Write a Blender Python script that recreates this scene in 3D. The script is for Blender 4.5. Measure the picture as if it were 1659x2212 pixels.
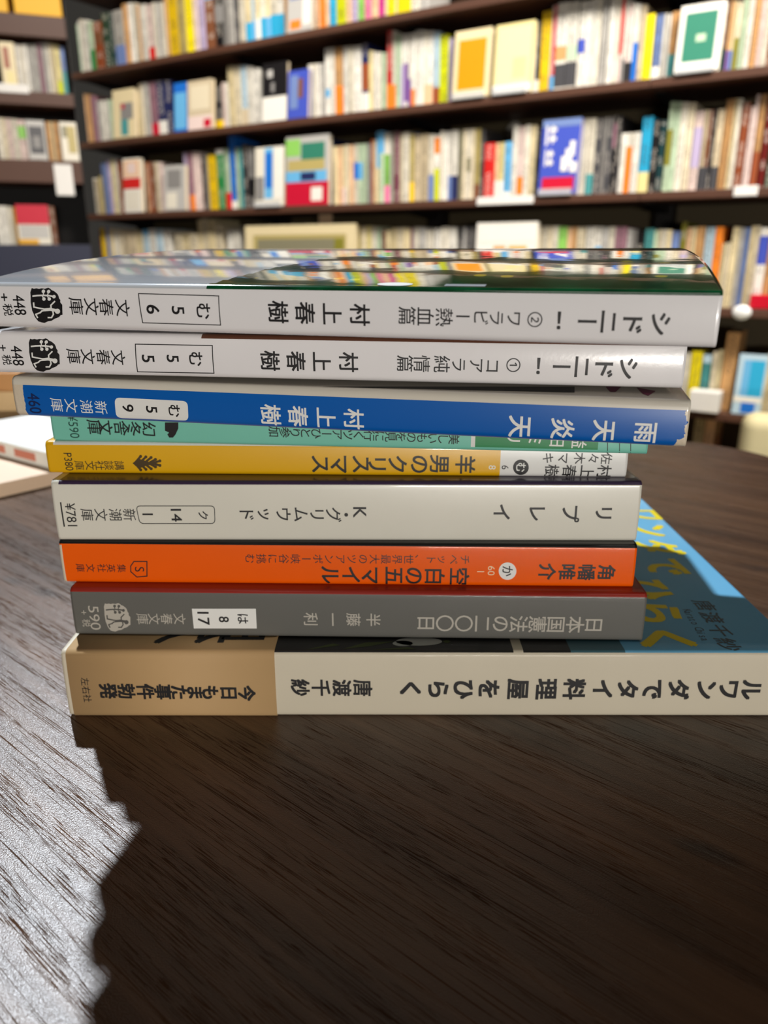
import bpy, bmesh, math, random
from mathutils import Vector, Matrix
random.seed(7)
for o in list(bpy.data.objects):
    bpy.data.objects.remove(o)
SC = bpy.context.scene
COL = SC.collection
MM = 0.001
W, HT, F = 1659, 2212, 1661.0
CX, CY = W / 2, HT / 2

# ------------------------------------------------------------------ camera
CAMZ = 0.1145
PITCH = math.atan((CY - 550) / F)
cam_d = bpy.data.cameras.new('camera')
cam_d.sensor_fit = 'HORIZONTAL'
cam_d.sensor_width = 36.0
cam_d.lens = 36.0 * F / W
cam_d.clip_start = 0.01
cam_d.clip_end = 50
cam_d.dof.use_dof = True
cam_d.dof.focus_distance = 0.170
cam_d.dof.aperture_fstop = 24.0
cam = bpy.data.objects.new('camera', cam_d)
COL.objects.link(cam)
cam.location = (0, 0, CAMZ)
cam.rotation_euler = (math.pi / 2 - PITCH, 0, 0)
SC.camera = cam

# ------------------------------------------------------------------ exposure, world, lights
SC.view_settings.view_transform = 'Standard'
SC.view_settings.look = 'None'
SC.view_settings.exposure = 0.0
SC.view_settings.gamma = 1.0
SC.view_settings.use_curve_mapping = False
wd = bpy.data.worlds.new('world')
SC.world = wd
wd.use_nodes = True
wd.node_tree.nodes['Background'].inputs[0].default_value = (1.0, 0.93, 0.82, 1)
wd.node_tree.nodes['Background'].inputs[1].default_value = 0.035


def light(name, kind, loc, target, power, color, **kw):
    d = bpy.data.lights.new(name, kind)
    d.energy = power
    d.color = color
    for k, v in kw.items():
        setattr(d, k, v)
    o = bpy.data.objects.new(name, d)
    COL.objects.link(o)
    o.location = loc
    o.rotation_euler = (Vector(target) - Vector(loc)).to_track_quat('-Z', 'Y').to_euler()
    return o


# ceiling spotlight over the aisle behind the stack: casts the stack's shadow towards the viewer
light('aisle_spotlight', 'SPOT', (-0.705, 1.43, 1.70), (0.0, 0.2, 0.0), 280, (0.86, 0.93, 1.0),
      spot_size=math.radians(62), spot_blend=0.4, shadow_soft_size=0.03)
# room lamp behind the viewer
light('wall_strip_lamp', 'AREA', (0.32, -1.60, 0.045), (0.1, 0.2, 0.06), 20, (1.0, 0.95, 0.88), shape='RECTANGLE', size=0.6, size_y=0.06)
# ceiling lamps lighting the shelves
light('shelf_lamp', 'AREA', (0.75, 0.75, 1.75), (0.55, 1.95, 0.25), 27, (1.0, 0.93, 0.84), shape='RECTANGLE', size=0.9, size_y=0.25, spread=math.radians(95))
light('shelf_lamp', 'AREA', (-0.55, 1.35, 1.8), (-0.75, 2.6, 0.2), 17, (1.0, 0.93, 0.84), shape='RECTANGLE', size=0.7, size_y=0.25, spread=math.radians(110))
light('ceiling_fill', 'AREA', (0.1, -0.6, 1.85), (0.1, -0.3, 0), 3.5, (1.0, 0.95, 0.88), shape='RECTANGLE', size=1.2, size_y=0.5)  # unseen area light added as soft fill from above

# ------------------------------------------------------------------ geometry helpers


def ray(px, py):
    u = (px - CX) / F
    v = -(py - CY) / F
    c, s = math.cos(PITCH), math.sin(PITCH)
    return Vector((u, c + v * s, -s + v * c))


CAMP = Vector((0, 0, CAMZ))


def at_plane(px, py, p0, n):
    d = ray(px, py)
    t = (p0 - CAMP).dot(n) / d.dot(n)
    return CAMP + d * t


def lin(c):
    r = []
    for v in c:
        v = v / 255.0
        r.append(v / 12.92 if v <= 0.04045 else ((v + 0.055) / 1.055) ** 2.4)
    return (r[0], r[1], r[2], 1)


MATS = {}


def mat(name, rgb, rough=0.5, coat=0.0, spec=0.5, bump=0.0, bscale=900, tint=0.0, trans=0.0):
    """plain procedural material: colour with a faint mottling, optional fine bump"""
    key = (name, tuple(rgb), rough, coat)
    if key in MATS:
        return MATS[key]
    m = bpy.data.materials.new(name)
    m.use_nodes = True
    nt = m.node_tree
    b = nt.nodes['Principled BSDF']
    b.inputs['Roughness'].default_value = rough
    b.inputs['Coat Weight'].default_value = coat
    b.inputs['Coat Roughness'].default_value = 0.06
    b.inputs['Specular IOR Level'].default_value = spec
    if trans:
        b.inputs['Transmission Weight'].default_value = trans
    tc = nt.nodes.new('ShaderNodeTexCoord')
    nz = nt.nodes.new('ShaderNodeTexNoise')
    nz.inputs['Scale'].default_value = 60
    nz.inputs['Detail'].default_value = 4
    nt.links.new(tc.outputs['Object'], nz.inputs['Vector'])
    mx = nt.nodes.new('ShaderNodeMix')
    mx.data_type = 'RGBA'
    c = lin(rgb)
    k = 0.93 - tint
    mx.inputs['A'].default_value = (c[0] * k, c[1] * k, c[2] * k, 1)
    mx.inputs['B'].default_value = c
    nt.links.new(nz.outputs['Fac'], mx.inputs['Factor'])
    nt.links.new(mx.outputs['Result'], b.inputs['Base Color'])
    if bump:
        n2 = nt.nodes.new('ShaderNodeTexNoise')
        n2.inputs['Scale'].default_value = bscale
        nt.links.new(tc.outputs['Object'], n2.inputs['Vector'])
        bp = nt.nodes.new('ShaderNodeBump')
        bp.inputs['Strength'].default_value = bump
        bp.inputs['Distance'].default_value = 0.0002
        nt.links.new(n2.outputs['Fac'], bp.inputs['Height'])
        nt.links.new(bp.outputs['Normal'], b.inputs['Normal'])
    MATS[key] = m
    return m


def link_mesh(name, bm, mats, parent=None, smooth=False, recalc=True):
    if recalc:
        bmesh.ops.recalc_face_normals(bm, faces=bm.faces)
    me = bpy.data.meshes.new(name)
    bm.to_mesh(me)
    bm.free()
    if not isinstance(mats, (list, tuple)):
        mats = [mats]
    for m in mats:
        me.materials.append(m)
    if smooth:
        for p in me.polygons:
            p.use_smooth = True
    o = bpy.data.objects.new(name, me)
    COL.objects.link(o)
    if parent:
        o.parent = parent
    return o


def empty(name, loc, rz=0.0, rx=0.0):
    o = bpy.data.objects.new(name, None)
    COL.objects.link(o)
    o.empty_display_size = 0.02
    o.location = loc
    o.rotation_euler = (rx, 0, rz)
    return o


def tag(o, label, cat, group=None):
    o['label'] = label
    o['category'] = cat
    if group:
        o['group'] = group
    return o


def struct(o):
    o['kind'] = 'structure'
    return o


def box(bm, x0, x1, y0, y1, z0, z1, mi=0, M=None):
    vs = []
    for z in (z0, z1):
        for (x, y) in ((x0, y0), (x1, y0), (x1, y1), (x0, y1)):
            p = Vector((x, y, z))
            vs.append(bm.verts.new(M @ p if M else p))
    fs = [(0, 3, 2, 1), (4, 5, 6, 7), (0, 1, 5, 4), (1, 2, 6, 5), (2, 3, 7, 6), (3, 0, 4, 7)]
    out = []
    for f in fs:
        fc = bm.faces.new([vs[i] for i in f])
        fc.material_index = mi
        out.append(fc)
    return out


def bevel_all(bm, off, seg=2):
    bmesh.ops.bevel(bm, geom=list(bm.edges), offset=off, segments=seg, profile=0.5, affect='EDGES')


# ------------------------------------------------------------------ the room
bm = bmesh.new(); box(bm, -3.2, 2.2, -2.6, 4.2, -0.76, -0.72)
struct(link_mesh('floor', bm, mat('floor_boards', (92, 74, 58), 0.45, bump=0.2, bscale=40)))
bm = bmesh.new(); box(bm, -3.2, 2.2, -2.6, 4.2, 2.0, 2.05)
struct(link_mesh('ceiling', bm, mat('ceiling_paint', (60, 55, 50), 0.9)))

# shelf walls: wall plane  Y = D0 - K*X  (front edge of the boards)
D0, K = 2.2, 0.63


class Frame:
    """a shelf front: s runs to the right along the boards, z up, depth goes into the wall"""

    def __init__(self, p0, ang):
        self.p0 = Vector(p0)
        self.e = Vector((math.cos(ang), math.sin(ang), 0))
        self.n = Vector((-math.sin(ang), math.cos(ang), 0))   # into the wall
        self.ang = ang

    def sz(self, px, py, depth=0.0):
        p = at_plane(px, py, self.p0 + self.n * depth, self.n)
        q = p - self.p0
        return q.dot(self.e), p.z

    def s_at(self, px, z, depth=0.0):
        # s where the picture column px meets height z on the plane (iterated: columns lean)
        py = 300
        for _ in range(30):
            s, zz = self.sz(px, py, depth)
            s2, z2 = self.sz(px, py + 1, depth)
            py += (z - zz) / (z2 - zz)
        return self.sz(px, py, depth)[0]

    def w(self, s, depth, z):
        return self.p0 + self.e * s + self.n * depth + Vector((0, 0, z - self.p0.z))

    def matrix(self):
        return Matrix.Translation(self.p0) @ Matrix.Rotation(self.ang, 4, 'Z')


MAIN = Frame((0, D0, 0), -math.atan(K))
xc = (170 - CX) / F
# left shelf front meets the main one at the dark corner
_p = at_plane(172, 320, MAIN.p0, MAIN.n)
LEFT = Frame((_p.x, _p.y, 0), math.atan(0.36))


def mean_z(fr, pts):
    return sum(fr.sz(*p)[1] for p in pts) / len(pts)


zA = mean_z(MAIN, [(180, 152), (400, 113), (500, 96), (900, 21)])
zB = mean_z(MAIN, [(181, 310), (482, 277), (897, 223), (1050, 208), (1297, 178), (1405, 166), (1659, 144)])
zC = mean_z(MAIN, [(196, 461), (497, 454), (897, 434), (1250, 419), (1388, 413), (1600, 407)])
zD = mean_z(MAIN, [(1620, 668)])
zE = mean_z(MAIN, [(1600, 897)])

# ------------------------------------------------------------------ table


def wood_material():
    m = bpy.data.materials.new('dark_wood_laminate')
    m.use_nodes = True
    nt = m.node_tree
    N, L = nt.nodes, nt.links
    b = N['Principled BSDF']
    tc = N.new('ShaderNodeTexCoord')
    rot = N.new('ShaderNodeMapping')
    rot.inputs['Rotation'].default_value = (0, 0, math.radians(40))
    L.new(tc.outputs['Object'], rot.inputs['Vector'])

    def noise(sx, sy, scale, detail=3, rough=0.55, off=0.0, dist=0.0):
        mp = N.new('ShaderNodeMapping')
        mp.inputs['Scale'].default_value = (sx, sy, 1)
        mp.inputs['Location'].default_value = (off, off * 1.7, 0)
        L.new(rot.outputs['Vector'], mp.inputs['Vector'])
        n = N.new('ShaderNodeTexNoise')
        n.inputs['Scale'].default_value = scale
        n.inputs['Detail'].default_value = detail
        n.inputs['Roughness'].default_value = rough
        n.inputs['Distortion'].default_value = dist
        L.new(mp.outputs['Vector'], n.inputs['Vector'])
        return n.outputs['Fac']

    def ramp(v, stops):
        r = N.new('ShaderNodeValToRGB')
        el = r.color_ramp.elements
        while len(el) < len(stops):
            el.new(0.5)
        for e, (p, c) in zip(el, stops):
            e.position = p
            e.color = c
        L.new(v, r.inputs['Fac'])
        return r.outputs['Color']

    def math2(op, a, bb):
        n = N.new('ShaderNodeMath')
        n.operation = op
        n.use_clamp = True
        for i, q in enumerate((a, bb)):
            if isinstance(q, (int, float)):
                n.inputs[i].default_value = q
            else:
                L.new(q, n.inputs[i])
        return n.outputs[0]

    def mixc(f, a, bb):
        n = N.new('ShaderNodeMix')
        n.data_type = 'RGBA'
        L.new(f, n.inputs['Factor']) if not isinstance(f, float) else None
        for nm, q in (('A', a), ('B', bb)):
            if isinstance(q, tuple):
                n.inputs[nm].default_value = q
            else:
                L.new(q, n.inputs[nm])
        return n.outputs['Result']

    streak = noise(1, 26, 9, 5, 0.62, 0.3)
    broad = noise(1, 5, 7, 3, 0.5, 3.1)
    colr = ramp(streak, [(0.28, lin((42, 27, 18))), (0.5, lin((74, 51, 37))), (0.74, lin((108, 79, 58)))])
    colb = ramp(broad, [(0.3, lin((42, 30, 24))), (0.7, lin((112, 79, 54)))])
    col = mixc(0.5, colr, colb)
    mixn = [n for n in N if n.type == 'MIX'][-1]
    mixn.inputs['Factor'].default_value = 0.45
    # dark mineral blotches
    blot = ramp(noise(1, 2.2, 16, 2, 0.5, 9.2), [(0.66, (0, 0, 0, 1)), (0.74, (1, 1, 1, 1))])
    col = mixc(blot, col, lin((42, 35, 32)))
    # pores: short dashes along the grain, gathered in bands
    band = ramp(noise(1, 18, 16, 1, 0.5, 5.5), [(0.50, (0, 0, 0, 1)), (0.56, (1, 1, 1, 1))])
    pore_a = ramp(noise(1, 42, 170, 0, 0.5, 1.1, 0.0), [(0.60, (0, 0, 0, 1)), (0.63, (1, 1, 1, 1))])
    line_a = ramp(noise(1, 110, 30, 1, 0.5, 7.7, 0.1), [(0.65, (0, 0, 0, 1)), (0.68, (1, 1, 1, 1))])
    pore = math2('MAXIMUM', math2('MULTIPLY', pore_a, band), line_a)
    pore_tint = N.new('ShaderNodeMath'); pore_tint.operation = 'MULTIPLY'; pore_tint.inputs[1].default_value = 0.12
    L.new(pore, pore_tint.inputs[0])
    col = mixc(pore_tint.outputs[0], col, lin((34, 23, 17)))
    L.new(col, b.inputs['Base Color'])
    r = N.new('ShaderNodeMapRange')
    r.inputs['To Min'].default_value = 0.29
    r.inputs['To Max'].default_value = 0.85
    L.new(pore, r.inputs['Value'])
    L.new(r.outputs[0], b.inputs['Roughness'])
    s = N.new('ShaderNodeMapRange')
    s.inputs['To Min'].default_value = 0.5
    s.inputs['To Max'].default_value = 0.05
    L.new(pore, s.inputs['Value'])
    L.new(s.outputs[0], b.inputs['Specular IOR Level'])
    # embossed grit and sunken pores
    grit = N.new('ShaderNodeTexNoise')
    grit.inputs['Scale'].default_value = 3200
    grit.inputs['Detail'].default_value = 2
    L.new(tc.outputs['Object'], grit.inputs['Vector'])
    b1 = N.new('ShaderNodeBump')
    b1.inputs['Strength'].default_value = 0.28
    b1.inputs['Distance'].default_value = 0.00035
    L.new(grit.outputs['Fac'], b1.inputs['Height'])
    inv = math2('SUBTRACT', 1.0, pore)
    b2 = N.new('ShaderNodeBump')
    b2.inputs['Strength'].default_value = 0.6
    b2.inputs['Distance'].default_value = 0.0003
    L.new(inv, b2.inputs['Height'])
    L.new(b1.outputs['Normal'], b2.inputs['Normal'])
    L.new(b2.outputs['Normal'], b.inputs['Normal'])
    return m


def rounded_rect(x0, x1, y0, y1, r, n=10):
    pts = []
    for cx, cy, a in ((x1 - r, y1 - r, 0), (x0 + r, y1 - r, 90), (x0 + r, y0 + r, 180), (x1 - r, y0 + r, 270)):
        for i in range(n + 1):
            t = math.radians(a + 90 * i / n)
            pts.append((cx + r * math.cos(t), cy + r * math.sin(t)))
    return pts


table = tag(empty('reading_table', (0, 0, -0.72)), 'dark brown wood-grain table with a rounded corner, under the stack of paperbacks', 'table')
bm = bmesh.new()
pts = [(x, y + (0.16 * (0.235 - x) if y > 0.3 else 0)) for x, y in rounded_rect(-0.62, 0.235, -0.30, 0.482, 0.06)]
top = [bm.verts.new((x, y, 0.72)) for x, y in pts]
bot = [bm.verts.new((x, y, 0.692)) for x, y in pts]
bm.faces.new(top)
bm.faces.new(bot[::-1])
for i in range(len(pts)):
    j = (i + 1) % len(pts)
    bm.faces.new((top[i], bot[i], bot[j], top[j]))
bmesh.ops.bevel(bm, geom=[e for e in bm.edges if len(e.link_faces) == 2 and abs(e.verts[0].co.z - e.verts[1].co.z) < 1e-6],
                offset=0.002, segments=2, affect='EDGES')
WOOD = wood_material()
link_mesh('table_top', bm, WOOD, table)
DARKMETAL = mat('dark_metal', (34, 30, 28), 0.4)
for x in (-0.55, 0.165):
    for y in (-0.23, 0.41):
        bm = bmesh.new()
        box(bm, x - 0.025, x + 0.025, y - 0.025, y + 0.025, 0.0006, 0.6915)
        bevel_all(bm, 0.004)
        link_mesh('leg', bm, DARKMETAL, table)

# ------------------------------------------------------------------ lettering

_glyph = {}
_tc = bpy.data.curves.new('glyph', 'FONT')
_tc.resolution_u = 4
_to = bpy.data.objects.new('glyph', _tc)
COL.objects.link(_to)


def glyph(txt, bold=0.0):
    """outline mesh of a character or short word in em units; heavier weights are overprinted with small shifts"""
    if bold > 0.003:
        vs, fs, bb = glyph(txt, 0.0)
        k = bold * 0.9
        V, Fc = [], []
        for dx, dy in ((-k, -k), (k, -k), (k, k), (-k, k), (0, 0)):
            n0 = len(V)
            V += [(x + dx, y + dy) for x, y in vs]
            Fc += [tuple(i + n0 for i in f) for f in fs]
        return V, Fc, bb
    k = (txt, bold)
    if k not in _glyph:
        _tc.body = txt
        _tc.offset = bold
        bpy.context.view_layer.update()
        dg = bpy.context.evaluated_depsgraph_get()
        me = bpy.data.meshes.new_from_object(_to.evaluated_get(dg))
        vs = [(v.co.x, v.co.y) for v in me.vertices]
        fs = [tuple(p.vertices) for p in me.polygons]
        bpy.data.meshes.remove(me)
        xs = [v[0] for v in vs]; ys = [v[1] for v in vs]
        _glyph[k] = (vs, fs, (min(xs), max(xs), min(ys), max(ys)))
    return _glyph[k]


class Book:
    """a paperback lying flat, spine towards -Y; local x along the spine, z up; millimetres in, metres out"""

    def __init__(self, label, Lpt, Rpt, z, t, length=148, depth=105, r=1.0, bulge=0.22, fan=0.0, fan_l=50.0):
        self.t, self.len, self.dep, self.r, self.bulge, self.fan, self.fan_l = t, length, depth, r, bulge, fan, fan_l
        a = at_plane(*Lpt, Vector((0, 0, z * MM)), Vector((0, 0, 1)))
        b = at_plane(*Rpt, Vector((0, 0, z * MM)), Vector((0, 0, 1)))
        self.yaw = math.atan2(b.y - a.y, b.x - a.x)
        self.z = z
        self.o = empty('paperback_book', a, self.yaw)
        tag(self.o, label, 'book', 'books in the stack on the table')
        self.M = Matrix.Translation(a) @ Matrix.Rotation(self.yaw, 4, 'Z')
        self.Mi = self.M.inverted()
        self.a = a
        self.n = Vector((-math.sin(self.yaw), math.cos(self.yaw), 0))

    def ys(self, z):
        h = self.t / 2
        q = (z - h) / h
        y = -self.bulge * (1 - q * q)
        r = self.r
        if z < r:
            y += r - math.sqrt(max(0, r * r - (r - z) ** 2))
        if z > self.t - r:
            y += r - math.sqrt(max(0, r * r - (z - self.t + r) ** 2))
        return y

    def ztop(self, y):
        return self.t + self.fan * (1 - math.exp(-max(0, y - self.r) / self.fan_l))

    def uv(self, px, py):
        """spine millimetres seen at a picture point"""
        p = self.Mi @ at_plane(px, py, self.a, self.n)
        return p.x * 1000, p.z * 1000

    def xy_top(self, px, py):
        p = self.Mi @ at_plane(px, py, Vector((0, 0, (self.z + self.t) * MM)), Vector((0, 0, 1)))
        return p.x * 1000, p.y * 1000

    def scale(self, px, py):
        u0, v0 = self.uv(px - 10, py); u1, v1 = self.uv(px + 10, py)
        w0 = self.uv(px, py - 10); w1 = self.uv(px, py + 10)
        return (u1 - u0) / 20, (w0[1] - w1[1]) / 20

    # ---- jacket: one wrapped sheet, spine + both covers
    def jacket(self, mats, zone, cuts=(), xends=None):
        t, r, D = self.t, self.r, self.dep
        prof = []
        for i in range(9):
            a = i / 8
            prof.append((D + (r + 0.0 - D) * a, 0.0, 'bottom'))
        for i in range(1, 6):
            a = math.radians(90 * i / 6)
            z = r - r * math.cos(a)
            prof.append((self.ys(z), z, 'spine'))
        for i in range(0, 13):
            z = r + (t - 2 * r) * i / 12
            prof.append((self.ys(z), z, 'spine'))
        for i in range(1, 6):
            a = math.radians(90 * i / 6)
            z = t - r + r * math.sin(a)
            prof.append((self.ys(z), z, 'top'))
        n = 26 if self.fan else 10
        for i in range(n + 1):
            y = r + (D - r) * (i / n) ** 1.5
            prof.append((y, self.ztop(y), 'top'))
        # inner skin
        th = 0.3
        P = [Vector((p[0], p[1])) for p in prof]
        inn = []
        for i, p in enumerate(P):
            d = (P[min(i + 1, len(P) - 1)] - P[max(i - 1, 0)])
            d.normalize()
            nrm = Vector((d.y, -d.x))      # bottom->spine->top runs clockwise seen from +x: inside is on this side
            inn.append(p + nrm * th)
        xs = sorted(set([0.0, 0.6, self.len - 0.6, self.len] + [c for c in cuts if 0 < c < self.len] +
                        [self.len * i / 12 for i in range(13)]))
        bm = bmesh.new()

        def wob(x, y):
            return 0.0
        G = [[bm.verts.new((x * MM, p.x * MM, p.y * MM)) for p in P] for x in xs]
        H = [[bm.verts.new((x * MM, p.x * MM, p.y * MM)) for p in inn] for x in xs]
        for i in range(len(xs) - 1):
            xm = (xs[i] + xs[i + 1]) / 2
            for j in range(len(P) - 1):
                f = bm.faces.new((G[i][j], G[i + 1][j], G[i + 1][j + 1], G[i][j + 1]))
                zm = (P[j].y + P[j + 1].y) / 2
                f.material_index = zone(xm, zm, (P[j].x + P[j + 1].x) / 2, prof[j + 1][2] if prof[j + 1][2] != 'bottom' else prof[j][2])
                f.smooth = True
                f2 = bm.faces.new((H[i][j], H[i][j + 1], H[i + 1][j + 1], H[i + 1][j]))
                f2.material_index = len(mats)
        for i in range(len(xs) - 1):
            for j in (0, len(P) - 1):
                f = bm.faces.new((G[i][j], G[i + 1][j], H[i + 1][j], H[i][j])); f.material_index = len(mats)
        for i in (0, len(xs) - 1):
            for j in range(len(P) - 1):
                f = bm.faces.new((G[i][j], G[i][j + 1], H[i][j + 1], H[i][j])); f.material_index = len(mats)
        link_mesh('cover', bm, list(mats) + [PAPER], self.o)
        # page block
        bm = bmesh.new()
        g = 0.4
        prof2 = [(D - 1.0, g), (0.5, g), (0.5, t - g)]
        for i in range(1, 13):
            y = 0.5 + (D - 1.5) * i / 12
            prof2.append((y, self.ztop(y) - g - 0.05))
        A = [bm.verts.new((0.7 * MM, y * MM, z * MM)) for y, z in prof2]
        B = [bm.verts.new(((self.len - 0.7) * MM, y * MM, z * MM)) for y, z in prof2]
        bm.faces.new(A); bm.faces.new(B[::-1])
        for i in range(len(A)):
            j = (i + 1) % len(A)
            bm.faces.new((A[i], B[i], B[j], A[j]))
        link_mesh('page_block', bm, PAGES, self.o)

    # ---- print on the spine
    def lay(self, bm, lift):
        """cut the flat print into thin strips and lay it on the rounded spine"""
        z = 0.3
        while z < self.t:
            bmesh.ops.bisect_plane(bm, geom=list(bm.verts) + list(bm.edges) + list(bm.faces), plane_co=(0, 0, z * MM), plane_no=(0, 0, 1))
            z += 0.6
        ly = bm.verts.layers.float.get('lift')
        for v in bm.verts:
            v.co.y = (self.ys(v.co.z * 1000) - lift - (v[ly] if ly else 0.0)) * MM

    def put(self, bm, u, v, vs, fs, layers=1):
        out = []
        ly = bm.verts.layers.float.get('lift') or bm.verts.layers.float.new('lift')
        per = max(1, len(vs) // layers)
        for i, (du, dv) in enumerate(vs):
            z = v + dv
            zc = min(max(z, 0.25), self.t - 0.1)
            out.append(bm.verts.new(((u + du) * MM, 0, zc * MM)))
            out[-1][ly] = 0.004 * (i // per)
        for f in fs:
            try:
                fc = bm.faces.new([out[i] for i in f])
                fc.normal_update()
            except ValueError:
                pass

    def letters(self, name, items, m, bold=0.012, label=None):
        """items: (mode, text, px, py, size_px[, ratio]); V = set vertically, B = bar marks that stay along the line, H = short horizontal run fitted to a length"""
        bm = bmesh.new()
        for it in items:
            mode, txt, px, py, size = it[:5]
            u, v = self.uv(px, py)
            su, sv = self.scale(px, py)
            if mode == 'V':
                vs, fs, bb = glyph(txt, bold)
                k = size * su * 1.06
                kv = k * (it[5] if len(it) > 5 else 1.0)
                q = [((y - 0.36) * k, -(x - 0.5) * kv) for x, y in vs]
            elif mode == 'B':
                vs, fs, bb = glyph(txt, bold)
                k = size * su * 1.06
                mx, my = (bb[0] + bb[1]) / 2, (bb[2] + bb[3]) / 2
                q = [((x - mx) * k, (y - my) * k) for x, y in vs]
            elif mode == 'C':     # centred on its own outline, height = size
                vs, fs, bb = glyph(txt, bold)
                k = size * su / (bb[3] - bb[2])
                mx, my = (bb[0] + bb[1]) / 2, (bb[2] + bb[3]) / 2
                q = [((y - my) * k, -(x - mx) * k) for x, y in vs]
            else:                 # H: (.., height_px, length_px)
                vs, fs, bb = glyph(txt, bold)
                ku = size * su / (bb[3] - bb[2])
                kv = it[5] * sv / (bb[1] - bb[0])
                mx, my = (bb[0] + bb[1]) / 2, (bb[2] + bb[3]) / 2
                q = [((y - my) * ku, -(x - mx) * kv) for x, y in vs]
            self.put(bm, u, v, q, fs, 5 if bold > 0.003 else 1)
        self.lay(bm, 0.06)
        o = link_mesh(name, bm, m, self.o, recalc=False)
        if label:
            o['label'] = label
        return o

    def shapes(self, name, polys, m, lift=0.04, label=None):
        """polys: lists of picture points on the spine, filled; split into strips so they follow the spine"""
        bm = bmesh.new()
        ly = bm.verts.layers.float.new('lift')
        for i, poly in enumerate(polys):
            pv = []
            for p in poly:
                u, z = self.uv(*p)
                z = min(max(z, 0.2), self.t - 0.1)
                pv.append(bm.verts.new((u * MM, 0, z * MM)))
                pv[-1][ly] = 0.003 * (i % 8)
            bm.faces.new(pv)
        bmesh.ops.triangulate(bm, faces=list(bm.faces))
        self.lay(bm, lift)
        o = link_mesh(name, bm, m, self.o, recalc=False)
        if label:
            o['label'] = label
        return o


def stroke(p, q, w):
    d = Vector((q[0] - p[0], q[1] - p[1]))
    if d.length == 0:
        return []
    d.normalize()
    n = Vector((-d.y, d.x)) * w / 2
    return [(p[0] + n.x, p[1] + n.y), (q[0] + n.x, q[1] + n.y), (q[0] - n.x, q[1] - n.y), (p[0] - n.x, p[1] - n.y)]


def polyline(pts, w, closed=False):
    out = []
    rng = range(len(pts)) if closed else range(len(pts) - 1)
    for i in rng:
        p, q = pts[i], pts[(i + 1) % len(pts)]
        d = Vector((q[0] - p[0], q[1] - p[1])); d.normalize()
        e = d * w * 0.4
        out.append(stroke((p[0] - e.x, p[1] - e.y), (q[0] + e.x, q[1] + e.y), w))
    return out


def disc(c, r, n=20, ry=None):
    ry = ry or r
    return [(c[0] + r * math.cos(2 * math.pi * i / n), c[1] + ry * math.sin(2 * math.pi * i / n)) for i in range(n)]


def rrect(a, b, c, d, r, n=5):
    """rounded quad: corners in order"""
    P = [Vector(p) for p in (a, b, c, d)]
    out = []
    for i in range(4):
        p, q, s = P[i], P[i - 1], P[(i + 1) % 4]
        u = (q - p).normalized() * r; v = (s - p).normalized() * r
        for k in range(n + 1):
            t = k / n
            out.append(tuple((1 - t) ** 2 * (p + u) + 2 * t * (1 - t) * p + t * t * (p + v)))
    return out


def run(txt, x0, x1, y0, y1, size, bars='ー・！', ratio=None):
    """characters of a vertical line from the first centre (x0,y0) to the last (x1,y1)"""
    n = len(txt) - 1
    out = []
    for i, ch in enumerate(txt):
        t = i / n if n else 0
        it = ('B' if ch in bars else 'V', ch, x0 + (x1 - x0) * t, y0 + (y1 - y0) * t, size)
        if ratio and it[0] == 'V':
            it = it + (ratio,)
        out.append(it)
    return out


def at_xs(txt, xs, y0, y1, size, bars='ー・！', ratio=None):
    xa, xb = xs[0], xs[-1]
    out = []
    for ch, x in zip(txt, xs):
        t = (x - xa) / (xb - xa) if xb != xa else 0
        it = ('B' if ch in bars else 'V', ch, x, y0 + (y1 - y0) * t, size)
        if ratio and it[0] == 'V':
            it = it + (ratio,)
        out.append(it)
    return out


PAPER = mat('paper_edge', (226, 214, 190), 0.8)
PAGES = mat('page_block_paper', (214, 198, 168), 0.85)
INK = mat('black_ink', (22, 20, 22), 0.5)
NAVYINK = mat('navy_ink', (12, 34, 84), 0.5)
WHITEINK = mat('white_ink', (236, 236, 232), 0.5)
PALEINK = mat('pale_grey_ink', (186, 180, 168), 0.5)


def emblem(book, cx, cy, k, ground, figure, tilt=0):
    """torn-edged seal with a walking figure carrying a berry branch"""
    def T(p):
        return (cx + (p[0] - 275) * k, cy + (p[1] - 378) * k)
    outline = [(65, 140), (95, 150), (130, 143), (165, 152), (200, 143), (245, 150), (290, 135), (318, 148), (340, 168),
               (372, 180), (400, 200), (425, 222), (440, 250), (448, 280), (468, 305), (466, 335), (495, 370), (492, 430), (496, 505),
               (470, 512), (450, 535), (420, 550), (385, 562), (340, 590), (290, 598), (240, 620), (200, 612), (160, 600),
               (132, 565), (110, 530), (98, 490), (80, 450), (72, 395), (60, 330), (58, 260), (50, 200)]
    book.shapes('publisher_emblem', [[T(p) for p in outline]], ground, 0.04)
    polys = []

    def S(pts, w):
        polys.extend(polyline([T(p) for p in pts], w * k))
    S([(92, 250), (150, 243), (220, 240), (300, 243), (390, 258)], 22)
    S([(235, 240), (232, 190)], 14); S([(290, 242), (300, 195)], 14)
    S([(220, 248), (240, 285)], 14); S([(290, 250), (310, 285)], 14)
    for c in ((230, 185), (302, 188), (243, 290), (316, 290), (380, 258)):
        polys.append(disc(T(c), 24 * k, 14))
    S([(103, 345), (108, 400), (160, 412), (270, 432)], 20)
    S([(150, 545), (130, 500), (190, 478), (215, 455), (280, 440)], 20)
    S([(260, 438), (330, 432), (400, 445)], 40)
    polys.append(disc(T((430, 458)), 36 * k, 16))
    S([(345, 430), (340, 375), (390, 325)], 20)
    S([(365, 450), (372, 500), (345, 545), (298, 545)], 20)
    book.shapes('emblem_figure', polys, figure, 0.07)


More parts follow.
